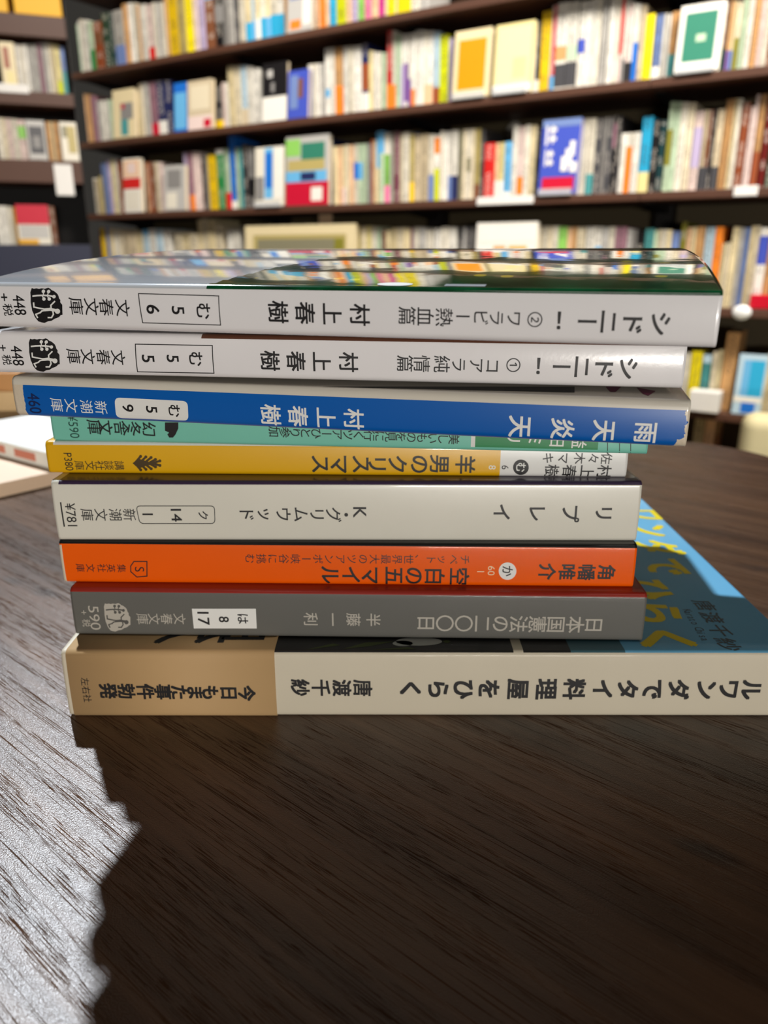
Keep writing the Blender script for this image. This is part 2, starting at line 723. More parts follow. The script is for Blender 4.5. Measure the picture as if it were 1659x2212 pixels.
# ------------------------------------------------------------------ the stack, from the table up
# 1. wide book with the paper band
T1 = 19.0
b = Book('thick white-spined book at the bottom of the stack, tan paper band at left', (152, 1547), (1659, 1549), 0.0, T1, 188, 129, r=1.3, bulge=0.3)
CREAM = mat('cream_cover', (212, 202, 180), 0.55, coat=0.15)
SKY = mat('sky_blue_cover', (104, 176, 214), 0.5, coat=0.2)
NIGHT = mat('dark_photo_print', (20, 19, 20), 0.4, coat=0.2)
TEALP = mat('teal_photo_print', (62, 104, 116), 0.45, coat=0.2)
ub = b.uv(596, 1480)[0]
xa = b.xy_top(1030, 1405)[0]; xb2 = b.xy_top(1120, 1408)[0]; xa0 = b.xy_top(1110, 1408)[0]; xa1 = b.xy_top(1234, 1408)[0]; xa2 = b.xy_top(1352, 1408)[0]


def z1(x, z, y, kind):
    if kind == 'top' and z > T1 - 0.5:
        if x > xa2: return 1
        if x > xa1: return 3
        if x > xa0 + 0.0 and x < xa0 + 2.5: return 0
        if x > ub - 12: return 2
    return 0


b.jacket([CREAM, SKY, NIGHT, TEALP], z1, cuts=(xa0, xa0 + 2.5, xa1, xa2, ub - 12))
BOTTOM = b
# the band: a strip wrapped round spine and covers
OBI = mat('tan_band_paper', (196, 160, 112), 0.7)
bm = bmesh.new()
zs1 = [0, 0.08, 0.3, 0.7, 1.3] + [1.3 + (T1 - 2.6) * i / 10 for i in range(1, 10)] + [T1 - 1.3, T1 - 0.7, T1 - 0.3, T1 - 0.08, T1]
pr = [(70, 0.03), (20, 0.03)] + [(b.ys(q) - 0.2, min(max(q + 0.14 * ((q - T1 / 2) / (T1 / 2)) ** 9, 0), T1 + 0.14)) for q in zs1] + [(20, T1 + 0.14), (118, T1 + 0.14)]
o0, o1 = 1.2, ub
for i in range(len(pr) - 1):
    (ya, za), (yb, zb) = pr[i], pr[i + 1]
    f = bm.faces.new([bm.verts.new((x * MM, y * MM, z * MM)) for x, y, z in ((o0, ya, za), (o1, ya, za), (o1, yb, zb), (o0, yb, zb))])
    f.smooth = True
bmesh.ops.remove_doubles(bm, verts=bm.verts, dist=1e-6)
obi = link_mesh('paper_band', bm, OBI, b.o)
obi['label'] = 'tan paper band'
sol = obi.modifiers.new('thick', 'SOLIDIFY'); sol.thickness = 0.00012; sol.offset = 0


b.letters('title_lettering', at_xs('ルワンダでタイ料理屋をひらく', [1621, 1573, 1524, 1464, 1409, 1354, 1301, 1239, 1179, 1118, 1055, 1001, 946, 886], 1488, 1487, 47, ratio=1.05), INK, 0.034)
b.letters('author_lettering', at_xs('唐渡千紗', [783, 738, 693, 648], 1485, 1484, 40), INK, 0.028)
o = b.letters('band_lettering', at_xs('今日もまた事件勃発', [533, 495, 455, 423, 388, 353, 315, 274, 235], 1495, 1490, 37), INK, 0.034)
for v in o.data.vertices: v.co.y -= 0.00025
o = b.letters('publisher_lettering', [('H', '左右社', 188, 1488, 18, 53)], INK, 0.0)
for v in o.data.vertices: v.co.y -= 0.00025


def cover_text(book, name, txt, p0, p1, size_mm, m, bold=0.01, up=0.05, ratio=1.0):
    """characters set across the cover from picture point p0 to p1, their tops towards +x"""
    x0, y0 = book.xy_top(*p0); x1, y1 = book.xy_top(*p1)
    bm = bmesh.new()
    n = max(1, len(txt) - 1)
    for i, ch in enumerate(txt):
        if ch == ' ':
            continue
        vs, fs, bb = glyph(ch, bold)
        cx = x0 + (x1 - x0) * i / n; cy = y0 + (y1 - y0) * i / n
        out = [bm.verts.new(((cx + (y - 0.36) * size_mm) * MM, (cy - (x - 0.5) * size_mm * ratio) * MM, (book.t + up + 0.004 * (k // max(1, len(vs) // 5))) * MM)) for k, (x, y) in enumerate(vs)]
        for f in fs:
            bm.faces.new([out[k] for k in f])
    return link_mesh(name, bm, m, book.o, recalc=False)


YELLOW_INK = mat('yellow_print', (238, 214, 22), 0.5)
GREYINK = mat('grey_print', (82, 92, 96), 0.5)
cover_text(b, 'cover_title_lettering', 'ワンダで', (1390, 1112), (1438, 1224), 15.5, YELLOW_INK, 0.035, ratio=0.95)
cover_text(b, 'cover_title_lettering', 'ひらく', (1398, 1272), (1437, 1382), 16, YELLOW_INK, 0.035, ratio=1.0)
cover_text(b, 'cover_author_lettering', '唐渡千紗', (1521, 1308), (1572, 1392), 6.0, GREYINK, 0.01, ratio=1.2)
cover_text(b, 'cover_author_lettering', 'Karato Chisa', (1487, 1321), (1527, 1385), 3.4, GREYINK, 0.0, ratio=0.9)
cover_text(b, 'band_cover_lettering', '日本人', (530, 1366), (393, 1367), 13, INK, 0.03, up=0.24)
# photo on the cover: white flowers and leaves
PETAL = mat('white_flower_print', (196, 198, 192), 0.5)
LEAF = mat('leaf_print', (70, 82, 34), 0.5)
for nm, m, polys in (('cover_flower_print', PETAL, [disc((905, 1386), 50, 24, 9), disc((870, 1390), 22, 16, 6)]),
                     ('cover_leaf_print', LEAF, [[(740, 1402), (790, 1388), (850, 1386), (800, 1396)], [(800, 1404), (880, 1398), (900, 1402)], [(660, 1404), (720, 1390), (735, 1394)], disc((965, 1386), 8, 10, 3)])):
    bm = bmesh.new()
    for poly in polys:
        bm.faces.new([bm.verts.new((x * MM, y * MM, (T1 + 0.04) * MM)) for x, y in (b.xy_top(*p) for p in poly)])
    link_mesh(nm, bm, m, b.o)

ztop = T1 + 0.35
# 2. grey book
T2 = 13.5
b = Book('grey paperback second from the bottom, white code label on its spine', (165, 1372), (1382, 1386), ztop, T2, r=1.3)
GREY = mat('grey_cover', (100, 99, 94), 0.5, coat=0.15, spec=0.3)
DKRED = mat('dark_red_cover', (150, 34, 18), 0.45, coat=0.3)
b.jacket([GREY, DKRED], lambda x, z, y, k: 1 if k == 'top' and z > T2 - 0.9 else 0)
b.letters('title_lettering', at_xs('日本国憲法の二〇〇日', [1282, 1241, 1200, 1160, 1119, 1081, 1041, 1001, 960, 920], 1349, 1345, 40), PALEINK, 0.008)
b.letters('author_lettering', at_xs('半藤一利', [806, 763, 718, 671], 1338, 1337, 31), PALEINK, 0.008)
b.letters('publisher_lettering', at_xs('文春文庫', [388, 360, 333, 308], 1336, 1336, 26), PALEINK, 0.0)
b.letters('price_lettering', [('H', '590', 205, 1334, 22, 52), ('C', '+', 182, 1322, 10), ('V', '税', 187, 1345, 18)], PALEINK, 0.0)
b.shapes('code_label', [[(415, 1314), (553, 1314), (555, 1357), (419, 1357)]], WHITEINK)
b.letters('code_lettering', [('C', 'は', 525, 1336, 22), ('C', '8', 484, 1337, 21), ('H', '17', 440, 1335, 24, 28)], INK, 0.012)
emblem(b, 254, 1333, 0.128, PALEINK, mat('grey_ink', (84, 82, 78), 0.5))
ztop += T2
# 3. orange book
T3 = 11.9
b = Book('bright orange paperback in the lower half of the stack', (140, 1259), (1366, 1270), ztop, T3, r=1.2)
ORANGE = mat('orange_cover', (246, 96, 0), 0.4, coat=0.3, spec=0.2)
BLACKC = mat('black_cover', (16, 15, 15), 0.4, coat=0.3)
b.jacket([ORANGE, BLACKC, PAPER], lambda x, z, y, k: 2 if (x < 0.6 and k != 'top') else (1 if k == 'top' and z > T3 - 0.9 else 0))
b.letters('title_lettering', at_xs('空白の五マイル', [991, 938, 894, 851, 800, 758, 713], 1245, 1241, 43), INK, 0.016)
b.letters('subtitle_lettering', run('チベット、世界最大のツアンポー峡谷に挑む', 1004, 540, 1208, 1206, 22), INK, 0.0)
b.letters('author_lettering', at_xs('角幡唯介', [1309, 1266, 1224, 1181], 1236, 1234, 37), INK, 0.024)
b.letters('publisher_lettering', at_xs('集英社文庫', [263, 240, 220, 196, 174], 1227, 1226, 19), INK, 0.0)
PALEOR = mat('pale_orange_ink', (246, 214, 176), 0.5)
b.letters('code_lettering', [('H', '60', 1061, 1232, 15, 20), ('C', '1', 1038, 1234, 15)], PALEOR, 0.0)
b.shapes('code_disc', [disc((1096, 1233), 19, 28)], WHITEINK)
b.letters('code_letter', [('C', 'か', 1096, 1233, 22)], INK, 0.01)
sh = [(318, 1212), (318, 1244), (296, 1246), (283, 1234), (283, 1222), (290, 1212)]
b.shapes('publisher_emblem', polyline(sh, 2.2, True), INK)
b.letters('emblem_letter', [('C', 'S', 302, 1229, 20)], INK, 0.0)
ztop += T3
# 4. thick white book
T4 = 16.0
b = Book('thick off-white paperback with purple cover edge, at mid stack under the yellow one', (128, 1168), (1373, 1170), ztop, T4, r=1.2, bulge=0.35)
OFFW = mat('off_white_cover', (226, 223, 210), 0.32, coat=0.4)
PURP = mat('dark_purple_cover', (58, 40, 70), 0.4, coat=0.3)
b.jacket([OFFW, PURP], lambda x, z, y, k: 1 if (k == 'top' and z > T4 - 0.8 and x > 1.8) else 0, cuts=(1.8,))
b.letters('title_lettering', at_xs('リプレイ', [1303, 1231, 1159, 1083], 1108, 1106, 40), INK, 0.016)
b.letters('author_lettering', [('V', 'K', 778, 1111, 38)] + at_xs('・グリムウッド', [748, 720, 685, 650, 612, 573, 533], 1111, 1109, 34), INK, 0.008)
b.letters('publisher_lettering', at_xs('新潮文庫', [280, 250, 219, 189], 1111, 1111, 28), INK, 0.0)
b.letters('price_lettering', [('H', '¥781', 155, 1111, 22, 50)], INK, 0.0)
b.shapes('price_underline', [stroke((132, 1084), (140, 1137), 3)], INK)
b.shapes('code_box', polyline(rrect((295, 1092), (464, 1092), (465, 1130), (303, 1130), 9), 1.6, True), INK)
b.letters('code_lettering', [('C', 'ク', 440, 1112, 20), ('H', '14', 382, 1112, 22, 27), ('C', '1', 320, 1110, 22)], INK, 0.012)
ztop += T4
# 5. thin yellow book
T5 = 8.5
b = Book('thin yellow paperback with white right end on its spine', (107, 1023), (1351, 1032), ztop, T5, r=1.1, bulge=0.25)
YEL = mat('yellow_cover', (232, 176, 12), 0.35, coat=0.4)
WHT = mat('white_cover', (232, 231, 228), 0.3, coat=0.5)
uy = b.uv(1080, 1005)[0]
b.jacket([YEL, WHT], lambda x, z, y, k: 1 if (k == 'top' and z > T5 - 0.8 and x > 2) or x > uy else 0, cuts=(uy, 2.0))
b.letters('title_lettering', at_xs('羊男のクリスマス', [1004, 949, 906, 858, 815, 780, 733, 692], 1003, 1002, 43), INK, 0.016)
b.letters('author_lettering', at_xs('村上春樹', [1304, 1267, 1229, 1191], 1019, 1018, 31), INK, 0.01)
b.letters('illustrator_lettering', at_xs('佐々木マキ', [1309, 1281, 1251, 1216, 1183], 990, 989, 25), INK, 0.006)
b.letters('publisher_lettering', at_xs('講談社文庫', [258, 236, 216, 195, 172], 1005, 1005, 21), INK, 0.0)
b.letters('price_lettering', [('H', 'P380', 149, 997, 17, 38)], INK, 0.0)
b.shapes('code_disc', [disc((1125, 1009), 17, 26)], INK)
b.letters('code_letter', [('C', 'む', 1125, 1009, 20)], WHITEINK, 0.012)
b.letters('code_lettering', [('C', '6', 1091, 1009, 15)], INK, 0.0)
b.letters('code_lettering', [('C', '8', 1063, 1009, 15)], WHITEINK, 0.0)
lp = [[(287, 1000), (300, 990), (318, 996), (343, 1002), (318, 1005), (300, 1012)]]
for i, (dx, ang) in enumerate(((298, 62), (308, 55), (318, 48), (328, 38), (336, 22))):
    for sg in (1, -1):
        a = math.radians(ang) * sg
        ln = 15 if i < 3 else 12
        q = (dx + math.cos(a) * ln * 0.9, 1000 + math.sin(a) * ln * 1.1)
        lp.append(stroke((dx - 6, 1000), q, 5.0)); lp.append(disc(q, 3.4, 10))
b.shapes('publisher_emblem', lp, mat('brown_ink', (70, 50, 8), 0.5))
ztop += T5
# 6. teal book
T6 = 9.5
b = Book('teal paperback set back under the blue one, green block on its spine', (117, 952), (1398, 982), ztop, T6, r=0.9)
TEAL = mat('teal_cover', (122, 200, 180), 0.4, coat=0.3)
GREENC = mat('green_cover', (44, 138, 84), 0.4, coat=0.3)
ug0, ug1, ug2 = b.uv(1017, 965)[0], b.uv(1026, 965)[0], b.uv(1291, 970)[0]
b.jacket([TEAL, GREENC, WHT], lambda x, z, y, k: (1 if ug1 < x < ug2 else 2 if ug0 < x < ug1 else 0) if k == 'spine' and z > 0.9 else 0, cuts=(ug0, ug1, ug2))
b.letters('title_lettering', run('美しいものを見に行くツアーひとり参加', 980, 592, 948, 932, 24), INK, 0.006)
b.letters('author_lettering', run('益田ミリ', 1250, 1109, 952, 944, 34), WHITEINK, 0.01)
b.letters('publisher_lettering', at_xs('幻冬舎文庫', [322, 290, 262, 228, 204], 927, 922, 31), INK, 0.01)
b.letters('price_lettering', [('H', '¥590', 160, 921, 21, 50)], mat('deep_green_ink', (30, 74, 64), 0.5), 0.0)
b.shapes('publisher_emblem', [[(357, 912), (386, 912), (386, 925), (380, 938), (374, 945), (366, 945), (362, 938), (366, 934), (357, 930)]], INK)
b.shapes('code_box', polyline([(1312, 930), (1362, 934), (1362, 981), (1312, 979)], 1.6, True) + polyline([(1338, 932), (1338, 980)], 1.4), INK)
ztop += T6
# 7. blue book, worn ends
T7 = 9.2
b = Book('blue paperback with a worn spine, third from the top', (38, 898), (1481, 967), ztop, T7, r=1.3, bulge=0.3, fan=1.3)


def worn_material(name, ink, rgb2, x1):
    """printed spine whose ink has flaked off along the ends"""
    m = bpy.data.materials.new(name)
    m.use_nodes = True
    nt = m.node_tree
    N, L = nt.nodes, nt.links
    bs = N['Principled BSDF']
    bs.inputs['Roughness'].default_value = 0.32
    bs.inputs['Coat Weight'].default_value = 0.4
    tc = N.new('ShaderNodeTexCoord')
    sp = N.new('ShaderNodeSeparateXYZ')
    L.new(tc.outputs['Object'], sp.inputs[0])
    nz = N.new('ShaderNodeTexNoise')
    nz.inputs['Scale'].default_value = 900
    nz.inputs['Detail'].default_value = 5
    L.new(tc.outputs['Object'], nz.inputs['Vector'])

    def mth(op, a, bb):
        n = N.new('ShaderNodeMath'); n.operation = op
        for i, q in enumerate((a, bb)):
            if isinstance(q, (int, float)): n.inputs[i].default_value = q
            else: L.new(q, n.inputs[i])
        return n.outputs[0]
    # distance from the right end, in millimetres, against noise
    d = mth('MULTIPLY', mth('SUBTRACT', x1 * MM, sp.outputs['X']), 1000)
    zz = mth('MULTIPLY', sp.outputs['Z'], 1000)
    low = mth('MAXIMUM', mth('SUBTRACT', 2.2, zz), 0.0)
    e = mth('SUBTRACT', mth('ADD', mth('MULTIPLY', nz.outputs['Fac'], 3.2), mth('MULTIPLY', low, 0.9)), 1.0)
    worn_r = mth('GREATER_THAN', e, d)
    dl = mth('MULTIPLY', sp.outputs['X'], 1000)
    worn_l = mth('GREATER_THAN', mth('ADD', mth('MULTIPLY', nz.outputs['Fac'], 0.9), 2.2), dl)
    wn = mth('MAXIMUM', worn_r, worn_l)
    mx = N.new('ShaderNodeMix'); mx.data_type = 'RGBA'
    mx.inputs['A'].default_value = lin(ink); mx.inputs['B'].default_value = lin(rgb2)
    L.new(wn, mx.inputs['Factor'])
    L.new(mx.outputs['Result'], bs.inputs['Base Color'])
    bp = N.new('ShaderNodeBump'); bp.inputs['Strength'].default_value = 0.5; bp.inputs['Distance'].default_value = 0.0003
    L.new(mth('MULTIPLY', wn, nz.outputs['Fac']), bp.inputs['Height'])
    L.new(bp.outputs['Normal'], bs.inputs['Normal'])
    return m


BLUE = worn_material('worn_blue_spine', (0, 92, 178), (214, 200, 178), 148)
IVORY = mat('ivory_cover', (216, 210, 196), 0.35, coat=0.4)
zb = (b.uv(400, 836)[1] + b.uv(829, 866)[1] + b.uv(1300, 888)[1]) / 3
zb = min(max(zb, T7 - 2.2), T7 - 1.25)
b.jacket([BLUE, IVORY], lambda x, z, y, k: 0 if (k == 'spine' and z < zb) else 1)
b.letters('title_lettering', at_xs('雨天炎天', [1394, 1304, 1214, 1123], 934, 921, 51, ratio=0.95), WHITEINK, 0.018)
b.letters('author_lettering', at_xs('村上春樹', [764, 704, 644, 585], 905, 896, 43), WHITEINK, 0.016)
b.letters('publisher_lettering', at_xs('新潮文庫', [219, 188, 155, 124], 880, 874, 27), WHITEINK, 0.0)
b.letters('price_lettering', [('H', '460', 76, 871, 25, 43)], NAVYINK, 0.008)
b.shapes('code_label', [rrect((249, 858), (407, 866), (408, 909), (252, 903), 12)], WHITEINK)
b.letters('code_lettering', [('C', 'む', 378, 887, 24), ('C', '5', 329, 884, 23), ('C', '9', 278, 881, 23)], INK, 0.012)
# cover print showing at the edge: a dark photograph strip and two magenta strokes
for nm, m, polys in (('cover_photo_print', NIGHT, [[(690, 838), (1241, 838), (1241, 849), (690, 843)]]),
                     ('cover_stroke_print', mat('magenta_print', (120, 20, 74), 0.4), [[(1308, 838), (1342, 838), (1330, 848), (1318, 848)], [(1375, 840), (1416, 847), (1400, 856), (1388, 852)]])):
    bm = bmesh.new()
    for poly in polys:
        vv = []
        for p in poly:
            x, y = b.xy_top(*p)
            vv.append(bm.verts.new((x * MM, max(y, 0.9) * MM, (b.ztop(max(y, 0.9)) + 0.06) * MM)))
        bm.faces.new(vv)
    link_mesh(nm, bm, m, b.o)
zn = ztop + T7 + 1.3
# 8. first white book of the pair
ztop = zn
T8 = 9.2
b = Book('white paperback second from the top, numbered 5 5 in its spine box', (-6, 805), (1474, 840), ztop, T8, r=1.2, bulge=0.45, fan=1.3)
WHITEC = mat('white_laminated_cover', (238, 236, 237), 0.22, coat=0.6, bump=0.06, bscale=1400)
BROWNC = mat('brown_photo_cover', (96, 58, 40), 0.3, coat=0.5)
ub8 = b.uv(435, 730)[0]
b.jacket([WHITEC, BROWNC], lambda x, z, y, k: 1 if (k == 'top' and z > T8 - 0.8 and x > ub8) else 0, cuts=(ub8,))
b.letters('title_lettering', at_xs('シドニー！', [1356, 1304, 1256, 1213, 1163], 795, 790, 43, ratio=1.2), INK, 0.02)
b.letters('subtitle_lettering', [('C', '①', 1109, 788, 30)] + at_xs('コアラ', [1064, 1029, 991], 790, 787, 33) + at_xs('純情篇', [954, 911, 875], 786, 785, 36), INK, 0.004)
b.letters('author_lettering', at_xs('村上春樹', [753, 695, 640, 584], 782, 779, 41), INK, 0.016)
b.letters('publisher_lettering', at_xs('文春文庫', [257, 225, 192, 161], 772, 769, 30), INK, 0.004)
b.letters('price_lettering', [('H', '448', 40, 768, 24, 42), ('C', '+', 9, 751, 12), ('V', '税', 17, 777, 20)], INK, 0.006)
b.shapes('code_box', polyline([(294, 743), (460, 746), (463, 806), (298, 803)], 2.0, True), INK)
b.letters('code_lettering', [('C', 'む', 425, 775, 28), ('C', '5', 375, 774, 25), ('C', '5', 322, 774, 26)], INK, 0.012)
emblem(b, 98, 767, 0.150, INK, WHITEINK)
ztop = zn + T8 + 1.3
# 9. top book
T9 = 9.3
b = Book('white-spined paperback on top of the stack, glossy green and silver cover', (-38, 705), (1548, 752), ztop, T9, r=1.2, bulge=0.4, fan=8.3, fan_l=50)


def green_cover():
    m = bpy.data.materials.new('glossy_green_cover')
    m.use_nodes = True
    nt = m.node_tree
    N, L = nt.nodes, nt.links
    bs = N['Principled BSDF']
    bs.inputs['Roughness'].default_value = 0.12
    bs.inputs['Coat Weight'].default_value = 1.0
    bs.inputs['Coat Roughness'].default_value = 0.03
    tc = N.new('ShaderNodeTexCoord')
    nz = N.new('ShaderNodeTexNoise'); nz.inputs['Scale'].default_value = 110; nz.inputs['Detail'].default_value = 4
    L.new(tc.outputs['Object'], nz.inputs['Vector'])
    r = N.new('ShaderNodeValToRGB')
    r.color_ramp.elements[0].position = 0.35; r.color_ramp.elements[0].color = lin((4, 46, 24))
    r.color_ramp.elements[1].position = 0.7; r.color_ramp.elements[1].color = lin((12, 84, 46))
    L.new(nz.outputs['Fac'], r.inputs['Fac'])
    vo = N.new('ShaderNodeTexVoronoi'); vo.inputs['Scale'].default_value = 130
    L.new(tc.outputs['Object'], vo.inputs['Vector'])
    lt = N.new('ShaderNodeMath'); lt.operation = 'LESS_THAN'; lt.inputs[1].default_value = 0.16
    L.new(vo.outputs['Distance'], lt.inputs[0])
    sp = N.new('ShaderNodeSeparateXYZ'); L.new(tc.outputs['Object'], sp.inputs[0])
    gt = N.new('ShaderNodeMath'); gt.operation = 'GREATER_THAN'; gt.inputs[1].default_value = 0.006
    L.new(sp.outputs['Y'], gt.inputs[0])
    ml = N.new('ShaderNodeMath'); ml.operation = 'MULTIPLY'
    L.new(lt.outputs[0], ml.inputs[0]); L.new(gt.outputs[0], ml.inputs[1])
    mx = N.new('ShaderNodeMix'); mx.data_type = 'RGBA'; mx.inputs['B'].default_value = lin((206, 190, 40))
    L.new(ml.outputs[0], mx.inputs['Factor']); L.new(r.outputs['Color'], mx.inputs['A'])
    L.new(mx.outputs['Result'], bs.inputs['Base Color'])
    n2 = N.new('ShaderNodeTexNoise'); n2.inputs['Scale'].default_value = 70; n2.inputs['Detail'].default_value = 2
    L.new(tc.outputs['Object'], n2.inputs['Vector'])
    bp = N.new('ShaderNodeBump'); bp.inputs['Strength'].default_value = 0.12; bp.inputs['Distance'].default_value = 0.001
    L.new(n2.outputs['Fac'], bp.inputs['Height']); L.new(bp.outputs['Normal'], bs.inputs['Coat Normal'])
    return m


GREENG = green_cover()
SILV = mat('silver_laminated_cover', (206, 211, 217), 0.16, coat=0.9)
ug = b.uv(446, 625)[0]
b.jacket([WHITEC, GREENG, SILV], lambda x, z, y, k: ((1 if x > ug + min(9, max(0, y) * 0.25) else 2) if (k == 'top' and z > T9 - 0.75) else 0),
         cuts=tuple(ug + q for q in (0, 1, 2, 3, 4, 5, 6, 7, 8, 9)))
b.letters('title_lettering', at_xs('シドニー！', [1426, 1366, 1314, 1269, 1208], 699, 692, 46, ratio=1.2), INK, 0.02)
b.letters('subtitle_lettering', [('C', '②', 1156, 690, 32)] + at_xs('ワラビー', [1111, 1073, 1039, 1001], 688, 683, 34) + at_xs('熱血篇', [960, 919, 880], 685, 682, 38), INK, 0.004)
b.letters('author_lettering', at_xs('村上春樹', [778, 718, 660, 602], 680, 674, 43), INK, 0.016)
b.letters('publisher_lettering', at_xs('文春文庫', [267, 232, 200, 167], 665, 661, 31), INK, 0.004)
b.letters('price_lettering', [('H', '448', 45, 659, 25, 42), ('C', '+', 12, 642, 13), ('V', '税', 20, 669, 21)], INK, 0.006)
b.shapes('code_box', polyline([(301, 634), (474, 639), (478, 702), (310, 697)], 2.0, True), INK)
b.letters('code_lettering', [('C', 'む', 442, 672, 29), ('C', '5', 387, 670, 26), ('C', '6', 333, 668, 27)], INK, 0.012)
emblem(b, 103, 659.5, 0.157, INK, WHITEINK)
for nm, m, pts_mm in (('cover_oval_print', WHITEINK, disc((b.uv(845, 640)[0], 2.6), 3.4, 26, 1.5)), ('cover_block_print', SILV, [(b.uv(955, 640)[0], 1.4), (b.uv(1044, 640)[0], 1.4), (b.uv(1044, 640)[0], 3.2), (b.uv(955, 640)[0], 3.2)])):
    bm = bmesh.new()
    bm.faces.new([bm.verts.new((x * MM, y * MM, (b.ztop(y) + 0.07) * MM)) for x, y in pts_mm])
    link_mesh(nm, bm, m, b.o)
TOPBOOK = b
# finer pieces belong to the part they are printed on
_host = {'emblem_figure': ('publisher_emblem',), 'emblem_letter': ('publisher_emblem',), 'code_lettering': ('code_label', 'code_box', 'code_disc'),
         'code_letter': ('code_disc',), 'band_lettering': ('paper_band',), 'band_cover_lettering': ('paper_band',), 'price_underline': ('price_lettering',),
         'cover_title_lettering': ('cover',), 'cover_author_lettering': ('cover',), 'cover_flower_print': ('cover',), 'cover_leaf_print': ('cover',),
         'cover_photo_print': ('cover',), 'cover_stroke_print': ('cover',), 'cover_oval_print': ('cover',), 'cover_block_print': ('cover',)}
for root in [o for o in COL.objects if o.name.split('.')[0] == 'paperback_book']:
    kids = {}
    for ch in root.children:
        kids.setdefault(ch.name.split('.')[0], ch)
    for ch in list(root.children):
        for h in _host.get(ch.name.split('.')[0], ()):
            if h in kids:
                ch.parent = kids[h]
                break
bpy.data.objects.remove(_to)

# ------------------------------------------------------------------ bookcases
SHELFWOOD = mat('dark_brown_shelf_board', (86, 55, 41), 0.5, tint=0.1)
BACKPANEL = mat('olive_brown_back_panel', (88, 76, 52), 0.7)
BLACKWOOD = mat('black_upright', (20, 15, 13), 0.6)


def board(fr, parent, s0, s1, z, thick=0.018, depth=0.25, name='shelf_board', M=SHELFWOOD, front=0.0):
    bm = bmesh.new()
    box(bm, s0, s1, front, depth, z - thick, z - 0.0003)
    bevel_all(bm, 0.0015, 2)
    return link_mesh(name, bm, M, parent)


main_case = tag(empty('bookcase', MAIN.p0, MAIN.ang), 'long dark brown wall bookcase running across the back of the shop', 'bookcase')
sL = MAIN.s_at(189, zC, 0.0)
sJ = MAIN.s_at(1405, zB, 0.0)         # joint between the two units
sR = MAIN.s_at(1659, zB, 0.0) + 0.5
Z0 = -0.72
zF = zE - 0.24
for z in (zA, zB, zC, zD, zE, zF, zA + 0.235):
    for (a, c) in ((sL, sJ - 0.001), (sJ + 0.001, sR)):
        board(MAIN, main_case, a, c, z)
bm = bmesh.new(); box(bm, sL, sR, 0.25, 0.265, Z0 + 0.0005, 1.15)
link_mesh('back_panel', bm, BACKPANEL, main_case)
# dark standards behind the books and the brackets that carry the boards
for px in (190, 545, 905, 1440):
    s = max(MAIN.s_at(px, zB, 0.1), sL + 0.03)
    bm = bmesh.new(); box(bm, s - 0.02, s + 0.02, 0.2, 0.2498, Z0 + 0.0005, 1.12)
    link_mesh('upright', bm, BLACKWOOD, main_case)
    for z in (zA, zB, zC, zD, zE):
        bm = bmesh.new()
        pts = [(0.1995, z - 0.0185), (0.05, z - 0.0185), (0.05, z - 0.021), (0.1995, z - 0.036)]
        A = [bm.verts.new((s - 0.012, y, q)) for y, q in pts]; B = [bm.verts.new((s + 0.012, y, q)) for y, q in pts]
        bm.faces.new(A); bm.faces.new(B[::-1])
        for i in range(4):
            bm.faces.new((A[i], B[i], B[(i + 1) % 4], A[(i + 1) % 4]))
        link_mesh('shelf_bracket', bm, BLACKWOOD, main_case)
bm = bmesh.new(); box(bm, sL, sR + 0.2, 0.27, 0.33, -0.7195, 1.9995)
o = struct(link_mesh('wall_back', bm, mat('wall_paint', (70, 62, 50), 0.8))); o.matrix_world = MAIN.matrix()

# left bookcase
zl1 = mean_z(LEFT, [(5, 187), (90, 198), (160, 210)])
zl2 = mean_z(LEFT, [(0, 341), (168, 350)])
zl0 = mean_z(LEFT, [(0, 23), (155, 40)])
zl3 = mean_z(LEFT, [(0, 528), (110, 528)])
left_case = tag(empty('bookcase', LEFT.p0, LEFT.ang), 'dark brown bookcase with thick shelf boards at the left edge', 'bookcase')
lR = LEFT.s_at(158, zl1, 0.0)
lL = lR - 0.75
bm = bmesh.new(); box(bm, lL - 0.2, lR, 0.27, 0.33, -0.7195, 1.9995)
o = struct(link_mesh('wall_left', bm, mat('wall_paint', (70, 62, 50), 0.8))); o.matrix_world = LEFT.matrix()
NAVYC = mat('navy_covered_board', (40, 44, 66), 0.6, bump=0.2)
for z, th in ((zl0, 0.062), (zl1, 0.04), (zl2, 0.07), (zl3, 0.11), (zl0 + 0.24, 0.05), (zl3 - 0.4, 0.05)):
    board(LEFT, left_case, lL, lR, z, th, M=NAVYC if z == zl3 else SHELFWOOD)
bm = bmesh.new(); box(bm, lL, lR, 0.25, 0.265, Z0 + 0.0005, 1.2); link_mesh('back_panel', bm, BLACKWOOD, left_case)
bm = bmesh.new(); box(bm, lR + 0.0002, lR + 0.004, 0.02, 0.265, Z0 + 0.0005, 1.2); link_mesh('side_panel', bm, BLACKWOOD, left_case)

